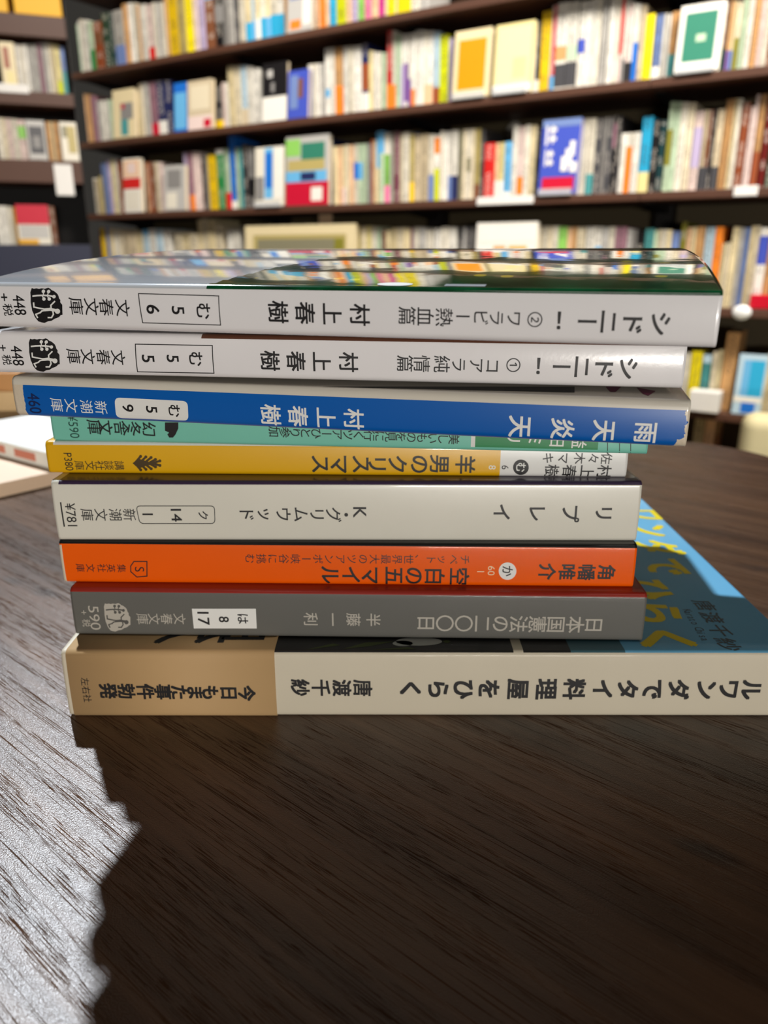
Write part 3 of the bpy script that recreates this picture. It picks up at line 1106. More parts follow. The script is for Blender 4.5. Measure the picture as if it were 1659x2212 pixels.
# ------------------------------------------------------------------ shelf books
PAL = {
    'white': (236, 233, 224), 'off-white': (228, 222, 206), 'cream': (226, 210, 168), 'pale yellow': (228, 214, 150), 'ivory': (224, 212, 184),
    'pale grey': (186, 184, 180), 'grey': (136, 134, 132), 'dark grey': (72, 72, 76), 'charcoal': (50, 48, 50), 'black': (24, 22, 24),
    'tan': (206, 158, 104), 'beige': (204, 188, 158), 'brown': (124, 78, 52), 'dark brown': (62, 44, 36), 'rust': (152, 78, 44),
    'orange': (236, 132, 40), 'peach': (238, 196, 156), 'red': (208, 36, 34), 'crimson': (196, 20, 52), 'dark red': (106, 24, 20),
    'pink': (236, 128, 168), 'magenta': (226, 60, 160), 'pinkish white': (230, 208, 202), 'mauve': (150, 110, 124), 'purple': (122, 84, 150),
    'lilac': (186, 172, 206), 'navy': (36, 44, 92), 'blue': (30, 110, 206), 'cobalt blue': (66, 84, 186), 'slate blue': (112, 134, 186),
    'sky blue': (104, 178, 226), 'pale blue': (182, 208, 224), 'cyan': (44, 168, 214), 'teal': (74, 150, 152), 'dark teal': (24, 58, 62),
    'dark green': (24, 62, 44), 'green': (44, 138, 74), 'pale green': (188, 210, 180), 'light green': (140, 200, 96), 'lime': (206, 214, 20),
    'olive': (132, 128, 46), 'olive grey': (134, 130, 106), 'yellow': (240, 200, 24), 'bright yellow': (250, 230, 20), 'gold': (224, 166, 24),
    'amber': (238, 146, 0), 'khaki': (182, 166, 104), 'wine': (112, 48, 76), 'sea green': (52, 126, 104),
}
_spine = {}


def spine_mat(cn):
    """cover paper with a column of small printed marks down the spine"""
    if cn in _spine:
        return _spine[cn]
    c = PAL[cn]
    m = bpy.data.materials.new('cover_' + cn.replace(' ', '_').replace('-', '_'))
    m.use_nodes = True
    nt = m.node_tree
    N, L = nt.nodes, nt.links
    bs = N['Principled BSDF']
    bs.inputs['Roughness'].default_value = 0.4
    bs.inputs['Specular IOR Level'].default_value = 0.4
    tc = N.new('ShaderNodeTexCoord')
    oi = N.new('ShaderNodeObjectInfo')
    sp = N.new('ShaderNodeSeparateXYZ'); L.new(tc.outputs['Generated'], sp.inputs[0])
    cb = N.new('ShaderNodeCombineXYZ')

    def mth(op, a, bb):
        n = N.new('ShaderNodeMath'); n.operation = op
        for i, q in enumerate((a, bb)):
            if isinstance(q, (int, float)): n.inputs[i].default_value = q
            else: L.new(q, n.inputs[i])
        return n.outputs[0]
    L.new(mth('MULTIPLY', sp.outputs['X'], 5.0), cb.inputs[0])
    L.new(mth('ADD', mth('MULTIPLY', sp.outputs['Z'], 30.0), mth('MULTIPLY', oi.outputs['Random'], 300.0)), cb.inputs[1])
    nz = N.new('ShaderNodeTexNoise'); nz.inputs['Scale'].default_value = 1.0; nz.inputs['Detail'].default_value = 2
    L.new(cb.outputs[0], nz.inputs['Vector'])
    col = mth('LESS_THAN', mth('ABSOLUTE', mth('SUBTRACT', sp.outputs['X'], 0.5), 0), 0.26)
    # stretches of the spine that carry print
    cb2 = N.new('ShaderNodeCombineXYZ')
    L.new(mth('ADD', mth('MULTIPLY', sp.outputs['Z'], 4.0), mth('MULTIPLY', oi.outputs['Random'], 70.0)), cb2.inputs[0])
    n2 = N.new('ShaderNodeTexNoise'); n2.inputs['Scale'].default_value = 1.0; n2.inputs['Detail'].default_value = 0
    L.new(cb2.outputs[0], n2.inputs['Vector'])
    front = mth('LESS_THAN', sp.outputs['Y'], 0.1)
    msk = mth('MULTIPLY', mth('MULTIPLY', mth('GREATER_THAN', nz.outputs['Fac'], 0.52), mth('GREATER_THAN', n2.outputs['Fac'], 0.47)), mth('MULTIPLY', col, front))
    mx = N.new('ShaderNodeMix'); mx.data_type = 'RGBA'
    dark = sum(c) < 330
    # every copy has aged a little differently
    age = N.new('ShaderNodeMix'); age.data_type = 'RGBA'
    c0 = lin(c)
    age.inputs['A'].default_value = (c0[0] * 0.72, c0[1] * 0.71, c0[2] * 0.68, 1); age.inputs['B'].default_value = c0
    L.new(mth('FRACT', mth('MULTIPLY', oi.outputs['Random'], 37.7), 0), age.inputs['Factor'])
    L.new(age.outputs['Result'], mx.inputs['A'])
    mx.inputs['B'].default_value = lin((216, 208, 196) if dark else (58, 52, 52))
    L.new(mth('MULTIPLY', msk, 0.6), mx.inputs['Factor'])
    L.new(mx.outputs['Result'], bs.inputs['Base Color'])
    _spine[cn] = m
    return m


def plain(cn):
    return mat('print_' + cn.replace(' ', '_').replace('-', '_'), PAL[cn], 0.4)


def upright_book(w, h, d, cn, bands=()):
    """standing paperback or hardcover: rounded spine, two boards, recessed page block"""
    bm = bmesh.new()
    mats = [spine_mat(cn), PAGES]
    lv = [0.0]
    seg = []
    for bcn, f0, f1 in sorted(bands, key=lambda q: q[1]):
        if f0 * h > lv[-1] + 1e-5:
            seg.append((lv[-1], f0 * h, 0)); lv.append(f0 * h)
        mats.append(plain(bcn))
        seg.append((f0 * h, f1 * h, len(mats) - 1)); lv.append(f1 * h)
    if lv[-1] < h - 1e-5:
        seg.append((lv[-1], h, 0))
    r = min(0.0022, w * 0.22)
    tk = min(0.0012, w * 0.15)
    n = 5
    out = [(0, d)]
    out += [(r - r * math.cos(math.pi / 2 * i / n), r - r * math.sin(math.pi / 2 * i / n)) for i in range(n + 1)]
    out += [(w - r + r * math.sin(math.pi / 2 * i / n), r - r * math.cos(math.pi / 2 * i / n)) for i in range(n + 1)]
    out += [(w, d), (w - tk, d), (w - tk, r + tk), (tk, r + tk), (tk, d)]
    zs = [seg[0][0]] + [q[1] for q in seg]
    rings = [[bm.verts.new((x, y, z)) for x, y in out] for z in zs]
    m = len(out)
    for k, (z0, z1, mi) in enumerate(seg):
        for i in range(m):
            j = (i + 1) % m
            f = bm.faces.new((rings[k][i], rings[k][j], rings[k + 1][j], rings[k + 1][i]))
            f.material_index = mi if i < m - 4 else 0
    bm.faces.new(rings[0][::-1]).material_index = 0
    bm.faces.new(rings[-1]).material_index = 0
    g = 0.003
    box(bm, tk, w - tk, r + tk, d - 0.002, g, h - g, 1)
    return bm, mats


ORD = ['', 'second ', 'third ', 'fourth ', 'fifth ', 'sixth ', 'seventh ', 'eighth ', 'ninth ', 'tenth ']


class Row:
    def __init__(self, fr, z, name, group):
        self.fr, self.z, self.name, self.group = fr, z, name, group
        self.items = []      # (order, object, colour words, landmark)

    def books(self, data, d0=0.035, lean=None):
        fr, z = self.fr, self.z
        spans = []
        for it in data:
            cn, x0, x1, yt = it[:4]
            s0 = fr.s_at(x0, z + 0.08, d0); s1 = fr.s_at(x1, z + 0.08, d0)
            if yt is None:
                h = 0.176 + random.random() * 0.012
            else:
                h = fr.sz((x0 + x1) / 2, yt, d0)[1] - z
            if fr is MAIN:
                ab = min([q for q in (zA + 0.235, zA, zB, zC, zD, zE) if q > z + 0.01])
                near = any(s0 < MAIN.s_at(q, zB, 0.1) + 0.02 and s1 > MAIN.s_at(q, zB, 0.1) - 0.02 for q in (190, 545, 905, 1440))
                h = min(h, ab - z - (0.039 if near else 0.021))
            if fr is MAIN and s0 < sL + 0.002:
                s0 = sL + 0.002; s1 = max(s1, s0 + 0.012)
            spans.append([s0, s1, h, it])
        for a, c in zip(spans, spans[1:]):
            if a[1] > c[0]:
                a[1] = c[0] = (a[1] + c[0]) / 2
        for s0, s1, h, it in spans:
            cn, bands, mark = it[0], (it[4] if len(it) > 4 else ()), (it[5] if len(it) > 5 else '')
            w = s1 - s0 - 0.001
            d = 0.108 + 0.18 * max(0, h - 0.15)
            bm, mats = upright_book(w, h, min(d, 0.16), cn, bands)
            o = link_mesh('shelf_book', bm, mats)
            o.location = fr.w(s0 + 0.0003, d0 + random.uniform(0, 0.004), z)
            o.rotation_euler = (0, 0, fr.ang)
            self.items.append(((it[1] + it[2]) / 2, o, cn, mark))

    def face(self, cn, x0, x1, y0, y1, rects=(), mark='', thick=0.014, stand=False, depth=0.006, bands=(), edge=None, zoff=0.0):
        """book shown cover-first, leaning a little back; rects = (colour, u0, u1, v0, v1) in cover fractions"""
        fr, z = self.fr, self.z + zoff
        ym = (y0 + y1) / 2
        s0, s1 = fr.sz(x0, ym, depth)[0], fr.sz(x1, ym, depth)[0]
        xm = (x0 + x1) / 2
        h = fr.sz(xm, y0, depth + 0.012)[1] - z
        w = s1 - s0
        bm = bmesh.new()
        mats = [plain(cn), PAGES]
        tk = 0.0012
        for f in box(bm, 0, w, 0, tk, 0, h): f.material_index = 0
        box(bm, 0, w, thick - tk, thick, 0, h, 0)
        box(bm, 0, tk, tk, thick - tk, 0, h, 0)
        box(bm, tk, w - 0.002, tk, thick - tk, 0.002, h - 0.002, 1)
        for rc in rects:
            c, u0, u1, v0, v1 = rc[:5]
            mats.append(plain(c))
            fs = [bm.verts.new((u * w, -0.0002 - 0.00006 * len(mats), v * h)) for u, v in ((u0, v0), (u1, v0), (u1, v1), (u0, v1))]
            bm.faces.new(fs).material_index = len(mats) - 1
        o = link_mesh('display_book', bm, mats)
        lean = math.asin(min(0.5, 0.012 / h))
        if stand:
            # clear acrylic easel: foot, lip and back rest
            st = bmesh.new()
            box(st, 0.006, w - 0.006, -0.012, 0.03, 0.0002, 0.0032)
            box(st, 0.006, w - 0.006, -0.012, -0.009, 0.0032, 0.015)
            so = link_mesh('display_stand', st, mat('clear_acrylic', (236, 238, 240), 0.12, trans=0.55))
            so.location = fr.w(s0, depth, z); so.rotation_euler = (0, 0, fr.ang)
            tag(so, 'clear plastic stand holding the %s on the %s' % (mark, self.name), 'stand')
        o.location = fr.w(s0, depth, z + (0.0036 if stand else 0.0003) + thick * math.sin(lean))
        o.rotation_euler = (Matrix.Rotation(fr.ang, 4, 'Z') @ Matrix.Rotation(-lean, 4, 'X')).to_euler()
        self.items.append((xm, o, cn, mark))
        return o

    def label_all(self):
        its = sorted(self.items, key=lambda q: q[0])
        marks = [i for i, q in enumerate(its) if q[3]]
        for i, (x, o, cn, mk) in enumerate(its):
            if mk:
                lb = '%s on the %s' % (mk, self.name)
            else:
                j = min(marks, key=lambda k: (abs(k - i), k))
                n = abs(i - j)
                side = 'right' if i > j else 'left'
                if n == 1:
                    lb = '%s book just %s of the %s on the %s' % (cn, side, its[j][3], self.name)
                else:
                    lb = '%s book, %s%s of the %s on the %s' % (cn, ORD[n - 1], side, its[j][3], self.name)
            tag(o, lb, 'book', self.group)


ALL_ROWS = []


def row(fr, z, name, group):
    r = Row(fr, z, name, group)
    ALL_ROWS.append(r)
    return r


# ---- top shelf in view
A = row(MAIN, zA, 'top shelf', 'books on the top shelf in view')
A.books([
    ('pale green', 160, 169, 52), ('white', 169, 175, 44), ('off-white', 175, 181, 40), ('white', 181, 192, 42),
    ('pale green', 192, 203, 46, [('green', 0, .46)], 'green-footed white book'), ('rust', 203, 222, 46, [('brown', .55, .8)]),
    ('dark green', 222, 238, 27), ('dark teal', 238, 247, 24), ('pale grey', 247, 268, 20, [('slate blue', 0, .4)]),
    ('tan', 268, 279, 7), ('white', 279, 288, 5), ('off-white', 288, 298, 5), ('tan', 298, 303, 9), ('white', 303, 317, 8),
    ('pinkish white', 317, 331, 8, [('red', 0, .27)], 'red-footed pinkish book'), ('off-white', 331, 338, 4), ('pale grey', 338, 347, 4), ('off-white', 347, 356, 3),
    ('tan', 356, 363, -8), ('yellow', 363, 384, -6, (), 'broad yellow book'), ('khaki', 384, 399, -6), ('bright yellow', 399, 417, -10, (), 'bright yellow book'),
    ('pinkish white', 417, 428, -6), ('lilac', 428, 441, -8), ('brown', 441, 463, -12, [('sky blue', .93, 1)], 'broad brown book'),
    ('black', 463, 479, -14, [('grey', .5, .8)]), ('grey', 479, 492, None), ('pale grey', 492, 504, None), ('dark grey', 504, 514, None), ('off-white', 514, 527, None),
    ('cream', 528, 540, None, [('cyan', 0, .30)], 'blue-footed cream book'), ('pale blue', 540, 549, None, [('sky blue', 0, .31)]), ('cream', 549, 560, None, [('white', 0, .34)]),
    ('off-white', 560, 571, None, [('cyan', 0, .33)]), ('cream', 571, 582, None, [('sky blue', 0, .33)]), ('off-white', 582, 597, None, [('cyan', 0, .34)]),
    ('white', 597, 611, None, [('cyan', 0, .34)], 'last blue-footed book'), ('tan', 611, 619, None),
    ('peach', 677, 688, None), ('orange', 688, 701, None), ('peach', 701, 710, None), ('cyan', 710, 724, None, (), 'cyan book'), ('lime', 724, 745, None),
    ('peach', 745, 757, None), ('lilac', 757, 771, None), ('light green', 771, 786, None, (), 'light green book'), ('pink', 786, 801, None), ('peach', 801, 816, None),
    ('magenta', 816, 830, None, (), 'magenta book'), ('beige', 830, 836, None), ('bright yellow', 836, 853, None), ('cream', 853, 858, None), ('bright yellow', 858, 888, None, (), 'broad bright yellow book'),
    ('off-white', 888, 905, None), ('pale grey', 905, 925, None),
])
A.face('pale grey', 618, 672, -60, 68, [('slate blue', .1, .6, .55, .95), ('orange', .12, .55, .05, .2), ('white', .62, .95, .1, .8)], 'grey picture cover')

# ---- second shelf
B = row(MAIN, zB, 'second shelf', 'books on the second shelf in view')
B.books([
    ('peach', 172, 183, 202), ('tan', 183, 197, 203), ('mauve', 197, 207, 206), ('pale grey', 208, 216, 217), ('white', 216, 224, 217),
    ('white', 224, 234, 216), ('pale green', 234, 241, 215),
    ('cream', 289, 301, 198), ('ivory', 301, 307, 180), ('off-white', 307, 313, 177), ('pale grey', 313, 324, 178),
    ('mauve', 324, 339, 176, [('crimson', 0, .25)]), ('navy', 339, 356, 174, [('white', 0, .28)], 'white-footed navy book'), ('navy', 356, 372, 172),
    ('black', 458, 466, 188, [('yellow', 0, .22)]), ('charcoal', 466, 479, 186, [('yellow', 0, .22)], 'yellow-footed black book'), ('pinkish white', 479, 486, 178), ('white', 486, 493, 178),
    ('cream', 493, 506, 141), ('ivory', 506, 520, 141), ('pale blue', 520, 533, 140, [('beige', 0, .3)], 'pale blue book'), ('white', 533, 546, 143), ('white', 546, 563, 148),
    ('white', 665, 673, 139), ('off-white', 673, 681, 138), ('white', 681, 690, 137), ('pale grey', 690, 699, 136),
    ('white', 701, 711, 104, [('sky blue', .3, .42)]), ('white', 711, 722, 103), ('tan', 722, 738, 102, [('orange', 0, .45)], 'tan and orange book'), ('white', 740, 751, 100),
    ('off-white', 751, 762, 99), ('white', 762, 779, 98), ('navy', 780, 795, 93, [('white', 0, .3), ('rust', .34, .72)], 'navy and brown book'),
    ('pale yellow', 795, 801, 108), ('ivory', 801, 807, 110), ('white', 807, 815, 112), ('off-white', 815, 823, 113), ('pale green', 823, 834, 114),
    ('red', 834, 846, 65, [('orange', 0, .34)], 'tall red book'), ('off-white', 846, 854, 66, [('orange', 0, .33)]), ('pale green', 854, 865, 66), ('white', 865, 872, 65, [('lilac', 0, .6)]),
    ('white', 872, 880, 64, [('purple', .1, .62)]), ('white', 880, 887, 66, [('purple', 0, .4)]), ('white', 887, 896, 65, [('orange', 0, .26)], 'orange-footed white book'), ('white', 896, 905, 66),
    ('white', 905, 915, 66), ('off-white', 915, 923, 67, [('peach', 0, .3)]), ('white', 923, 935, 67, [('peach', 0, .3)]), ('pale blue', 935, 948, 68, [('rust', 0, .25)]),
    ('lime', 948, 967, 74, (), 'lime yellow book'), ('lilac', 967, 976, 82), ('grey', 976, 982, 86),
    ('pale grey', 1052, 1058, 92), ('off-white', 1058, 1064, 90),
    ('white', 1150, 1157, 46), ('dark grey', 1157, 1165, 46, [('white', 0, .2)]), ('yellow', 1166, 1186, 24, (), 'golden yellow book'), ('pinkish white', 1187, 1192, 12, [('slate blue', 0, .2)]),
    ('crimson', 1192, 1198, 12, [('sky blue', 0, .2)]), ('white', 1198, 1222, 6, [('dark grey', .05, .32), ('tan', .36, .52)], 'dark-banded white book'), ('white', 1222, 1245, 4, [('dark grey', .05, .33), ('pale green', .36, .52)]),
    ('white', 1247, 1262, 4, [('cobalt blue', .42, .58)], 'white book with blue spot'), ('white', 1262, 1273, 2), ('white', 1273, 1284, -4), ('off-white', 1284, 1294, -6), ('pale grey', 1296, 1308, -6),
    ('white', 1311, 1324, -12), ('off-white', 1324, 1336, -12), ('pinkish white', 1336, 1344, -10, [('red', .35, 1)]), ('white', 1344, 1351, -8, [('grey', 0, .3)]),
    ('pinkish white', 1351, 1361, 6, [('charcoal', 0, .28)]), ('white', 1361, 1367, 8, [('charcoal', 0, .28)]), ('white', 1367, 1377, 8, [('blue', 0, .52)], 'blue-footed white book'),
    ('beige', 1378, 1390, 10), ('bright yellow', 1391, 1410, 30, (), 'bright yellow book'), ('slate blue', 1411, 1430, 31, [('white', 0, .22)]), ('white', 1430, 1437, 30), ('grey', 1437, 1441, 30), ('white', 1441, 1446, 30),
    ('tan', 1447, 1456, 25, [('teal', 0, .38)]), ('tan', 1456, 1466, 24, [('teal', 0, .38)], 'teal-footed tan book'),
    ('brown', 1560, 1568, 2, [('dark green', 0, .36)]), ('dark brown', 1568, 1573, 3, [('dark green', 0, .36)]), ('tan', 1573, 1580, 2, [('purple', 0, .32)]), ('cream', 1580, 1588, 2, [('slate blue', 0, .32)], 'blue-footed cream book'),
    ('ivory', 1588, 1599, 4, [('olive', 0, .5)]), ('pale green', 1599, 1612, -6), ('white', 1612, 1625, -6), ('tan', 1626, 1640, -8), ('pinkish white', 1640, 1652, -8, (), 'pinkish white book'),
    ('off-white', 1652, 1664, -8), ('brown', 1664, 1680, -8),
])
B.face('cream', 241, 288, 194, 303, [('grey', .36, .92, .38, .72), ('teal', .36, .7, .05, .38), ('crimson', .4, .55, .6, .7)], 'cream cover with grey picture')
B.face('blue', 373, 401, 180, 287, [('sky blue', .05, .95, .05, .8)], 'bright blue book')
B.face('beige', 403, 455, 174, 285, [('pinkish white', .0, 1, .0, .28), ('crimson', .66, .96, .03, .2), ('ivory', .1, .9, .4, .9)], 'beige cover with pink foot')
B.face('black', 564, 617, 136, 258, [('white', 0, 1, 0, .42), ('pale grey', .2, .42, .75, .88), ('grey', .35, .5, .5, .66)], 'black cover with white band')
B.face('cobalt blue', 619, 663, 153, 252, [('slate blue', .1, .5, .2, .9), ('brown', .5, .74, .42, .82)], 'purplish blue cover')
B.face('cream', 978, 1056, 69, 207, [('amber', .12, .88, .12, .86)], 'cream-framed orange cover', stand=True)
B.face('pale yellow', 1066, 1148, 55, 199, [('cream', .06, .94, .12, .95), ('white', .0, 1, 0, .12), ('pale yellow', .5, .85, .2, .5)], 'plain pale yellow cover', stand=True)
B.face('white', 1462, 1556, 14, 172, [('sea green', .13, .86, .15, .88), ('pale green', .42, .64, .44, .55)], 'white-framed green cover', stand=True)

# ---- third shelf
C = row(MAIN, zC, 'third shelf', 'books on the third shelf in view')
C.books([
    ('off-white', 187, 195, 386), ('pale grey', 195, 204, 388), ('beige', 204, 214, 388), ('khaki', 214, 222, 380), ('slate blue', 222, 233, 352), ('lilac', 233, 241, 346), ('pale yellow', 241, 249, 344),
    ('off-white', 249, 255, 344), ('rust', 255, 263, 344),
    ('dark brown', 303, 313, 350), ('peach', 313, 319, 350), ('rust', 319, 326, 350), ('brown', 326, 336, 350), ('ivory', 336, 344, 350), ('pinkish white', 344, 351, 350),
    ('lilac', 399, 406, 329), ('mauve', 406, 417, 328, [('orange', 0, .28)], 'mauve book'), ('pinkish white', 417, 426, 327), ('pinkish white', 426, 435, 328), ('dark brown', 435, 442, 332), ('grey', 442, 449, 332),
    ('yellow', 449, 467, 334, (), 'golden yellow book'), ('green', 469, 484, 322, [('white', .92, 1)], 'green book'), ('pale green', 484, 496, 320, [('red', 0, .28)]),
    ('blue', 496, 508, 292, [('white', 0, .12)], 'tall blue book'), ('pale green', 508, 516, 318), ('teal', 516, 524, 318), ('charcoal', 524, 536, 310), ('grey', 536, 548, 318, [('black', .2, .5)]),
    ('navy', 711, 717, 299), ('cream', 718, 728, 316), ('peach', 728, 737, 315), ('cream', 737, 745, 314, [('pinkish white', 0, .3)]), ('ivory', 745, 753, 313), ('peach', 753, 762, 313),
    ('off-white', 762, 772, 311, [('blue', .42, .7)]), ('pale green', 772, 783, 311, [('sky blue', .42, .7)], 'blue-spotted green book'), ('pale green', 783, 792, 310), ('grey', 792, 801, 309),
    ('rust', 801, 806, 301), ('cream', 806, 811, 303), ('cream', 811, 819, 284, [('sky blue', .5, 1)]), ('pale green', 819, 828, 283, [('sky blue', .7, 1)], 'book with sky blue top'),
    ('light green', 828, 840, 287, [('pink', 0, .26), ('off-white', .7, 1)], 'pink-footed green book'), ('pale grey', 840, 846, 286), ('olive grey', 846, 851, 286), ('wine', 851, 861, 284, (), 'wine red book'),
    ('ivory', 861, 869, 287), ('off-white', 869, 884, 286), ('khaki', 884, 893, 290, [('yellow', 0, .3)]), ('beige', 893, 908, 290), ('beige', 908, 924, 289), ('off-white', 924, 936, 290, [('slate blue', 0, .4)]),
    ('white', 936, 948, 291, [('lime', 0, .5), ('orange', .72, .96)], 'lime-footed white book'), ('off-white', 948, 957, 283), ('white', 957, 966, 283), ('white', 966, 976, 282, [('slate blue', 0, .36)]), ('white', 976, 987, 281, [('navy', 0, .36)]),
    ('olive grey', 989, 998, 281), ('ivory', 998, 1006, 280), ('off-white', 1006, 1015, 279, [('olive grey', .4, .6)]), ('ivory', 1015, 1024, 278), ('khaki', 1024, 1036, 278, [('brown', 0, .22)]), ('dark grey', 1036, 1044, 279),
    ('red', 1045, 1067, 309, (), 'bright red book'), ('peach', 1067, 1077, 309, [('white', 0, .33)]), ('pale yellow', 1077, 1088, 308, [('white', 0, .33)]), ('sky blue', 1088, 1104, 306, [('white', .0, .12)], 'light blue book'),
    ('white', 1104, 1116, 271), ('pinkish white', 1116, 1130, 273, [('orange', .05, .3)]), ('off-white', 1130, 1142, 270), ('cream', 1142, 1155, 270), ('charcoal', 1156, 1164, 275),
    ('white', 1248, 1257, 257), ('off-white', 1257, 1267, 256), ('off-white', 1267, 1283, 256, [('teal', 0, .28)], 'teal-footed white book'), ('dark grey', 1283, 1297, 255), ('grey', 1297, 1308, 254), ('dark grey', 1308, 1319, 253),
    ('charcoal', 1319, 1327, 249, [('mauve', .6, .9)]), ('charcoal', 1327, 1338, 250), ('white', 1338, 1350, 288), ('white', 1350, 1358, 287, [('orange', 0, .78)], 'orange and white book'), ('off-white', 1358, 1364, 287, [('orange', 0, .78)]),
    ('white', 1364, 1380, 286), ('cyan', 1381, 1404, 252, [('pale yellow', 0, .28)], 'tall cyan book'), ('black', 1405, 1420, 262), ('dark teal', 1420, 1434, 260),  # black one fills a shaded gap, dark teal one stands in for a box
    ('pale green', 1436, 1448, 221, [('olive', .3, .7)]), ('pale green', 1448, 1461, 221), ('off-white', 1461, 1477, 222), ('ivory', 1477, 1492, 223), ('pinkish white', 1493, 1512, 240, [('lilac', .3, .8)], 'lilac and pink book'),
    ('beige', 1513, 1522, 238, [('dark grey', 0, .3)]), ('brown', 1522, 1532, 238, [('dark grey', 0, .3)]), ('charcoal', 1532, 1540, 236), ('beige', 1540, 1556, 236, [('dark grey', 0, .3)]),
    ('tan', 1557, 1565, 216), ('tan', 1565, 1574, 215, (), 'broad tan book'), ('cream', 1574, 1582, 214), ('off-white', 1582, 1591, 214), ('rust', 1592, 1610, 222), ('pinkish white', 1611, 1619, 231), ('pinkish white', 1619, 1627, 206), ('tan', 1628, 1643, 205, [('rust', 0, .4)]),
    ('dark red', 1644, 1661, 210, (), 'dark red book'), ('dark green', 1661, 1680, 210),
])
C.face('white', 264, 301, 343, 459, [('peach', .05, .95, .66, .97), ('pinkish white', .25, .75, .72, .92), ('red', 0, 1, .44, .64), ('off-white', .1, .9, .05, .4)], 'white cover with red band')
C.face('pale grey', 352, 397, 358, 455, [('grey', .15, .8, .5, .9), ('off-white', .1, .6, .05, .4)], 'grey cover')
C.face('off-white', 549, 611, 321, 458, [('sky blue', .33, .62, .12, .98), ('blue', .36, .6, .3, .9), ('grey', .02, .3, .1, .5), ('white', .66, .98, .12, .98)], 'white magazine with blue stripe', stand=True)
C.face('pale grey', 615, 708, 294, 458, [('light green', .0, .34, .72, .96), ('sea green', .36, .9, .66, .9), ('khaki', .05, .9, .5, .66), ('sky blue', .0, .95, .34, .5), ('navy', .35, .7, .36, .48), ('crimson', 0, 1, 0, .34), ('white', .6, .86, .06, .26)], 'travel magazine with red foot')
C.face('cobalt blue', 1166, 1248, 262, 402, [('slate blue', .0, 1, .9, 1), ('white', .1, .16, .66, .92), ('white', .2, .38, .84, .89), ('white', .2, .38, .72, .77), ('white', .26, .31, .68, .92),
    ('white', .12, .17, .38, .6), ('white', .2, .34, .52, .57), ('white', .2, .34, .4, .45), ('white', .25, .29, .38, .6), ('white', .56, .74, .3, .5), ('white', .66, .84, .38, .6), ('white', .8, .98, .28, .42), ('white', .76, .9, .5, .7), ('crimson', .1, .94, .04, .22)], 'blue cover with white lettering', stand=True)

# ---- fourth shelf
D = row(MAIN, zD, 'fourth shelf', 'books on the fourth shelf in view')
D.books([
    ('dark red', 207, 213, 494), ('yellow', 214, 232, 492, (), 'yellow book'), ('slate blue', 233, 240, 491), ('cream', 240, 249, 493), ('off-white', 249, 259, 496), ('ivory', 259, 271, 497), ('beige', 271, 283, 498),
    ('beige', 283, 298, 500), ('cream', 298, 313, 500), ('pale blue', 313, 326, 496, [('sky blue', .92, 1)]), ('white', 326, 341, 494), ('pale blue', 341, 355, 494, (), 'pale blue book'), ('white', 355, 370, 496),
    ('ivory', 380, 396, 503), ('cream', 396, 413, 502), ('ivory', 413, 430, 504), ('cream', 431, 441, 474), ('ivory', 441, 452, 472), ('cream', 452, 467, 474, (), 'tall cream book'), ('ivory', 467, 482, 486),
    ('white', 492, 506, 497), ('white', 506, 521, 499, [('navy', 0, .3)]),
    ('pale yellow', 768, 780, 490), ('ivory', 780, 790, 489), ('pale yellow', 790, 801, 488, (), 'pale yellow book'), ('off-white', 801, 812, 490), ('pale green', 812, 822, 492), ('brown', 824, 832, 496), ('cream', 832, 842, 497),
    ('cream', 843, 856, 492), ('ivory', 856, 870, 491, [('yellow', 0, .3)]), ('cream', 870, 885, 492, [('yellow', 0, .3)]), ('mauve', 885, 891, 492, (), 'mauve book'), ('off-white', 891, 904, 490), ('pale grey', 904, 918, 492), ('off-white', 918, 932, 496),
    ('white', 935, 950, 494), ('off-white', 950, 967, 490), ('white', 967, 984, 491), ('dark grey', 987, 996, 492), ('pale grey', 996, 1004, 490), ('dark grey', 1004, 1013, 489, (), 'dark grey book'), ('grey', 1013, 1022, 490),
    ('ivory', 1156, 1166, 489), ('off-white', 1166, 1178, 488), ('ivory', 1178, 1189, 489), ('off-white', 1189, 1201, 488), ('light green', 1201, 1219, 490, (), 'light green book'), ('peach', 1219, 1230, 491), ('tan', 1230, 1240, 490, [('peach', 0, .3)]),
    ('ivory', 1240, 1258, 491), ('white', 1260, 1280, 490), ('white', 1280, 1293, 490, [('sky blue', .5, .75)], 'white book with blue spot'), ('pale grey', 1294, 1308, 491), ('off-white', 1308, 1322, 490), ('mauve', 1322, 1347, 490, (), 'broad mauve book'), ('pale grey', 1347, 1358, 494), ('grey', 1358, 1369, 496),
    ('black', 1369, 1385, 500), ('teal', 1386, 1405, 494, (), 'teal book'), ('pale green', 1405, 1413, 498), ('ivory', 1413, 1421, 496), ('off-white', 1421, 1432, 496), ('cream', 1432, 1443, 497), ('slate blue', 1443, 1460, 500, [('navy', .3, .6)]),  # the black one is a dark slab filling the shaded gap between books
    ('olive', 1461, 1474, 479, (), 'tall olive book'), ('peach', 1474, 1486, 492), ('cream', 1486, 1495, 491), ('tan', 1495, 1504, 490), ('tan', 1504, 1513, 490), ('pale blue', 1514, 1535, 491), ('orange', 1535, 1553, 490, (), 'brownish orange book'),
    ('cream', 1553, 1562, 526), ('ivory', 1562, 1571, 524), ('cream', 1571, 1587, 490), ('pale grey', 1587, 1598, 492), ('slate blue', 1598, 1610, 492), ('cream', 1610, 1620, 488), ('ivory', 1620, 1631, 488), ('white', 1631, 1652, 492, [('cobalt blue', .55, .9)], 'white book with blue block'), ('tan', 1652, 1668, 490),
])
D.face('khaki', 527, 765, 486, 612, [('cream', .0, 1, .86, 1), ('cream', 0, .08, 0, .86), ('cream', .92, 1, 0, .86), ('olive grey', .12, .82, .05, .8), ('olive', .82, .9, .05, .8)], 'wide cream-framed cover')
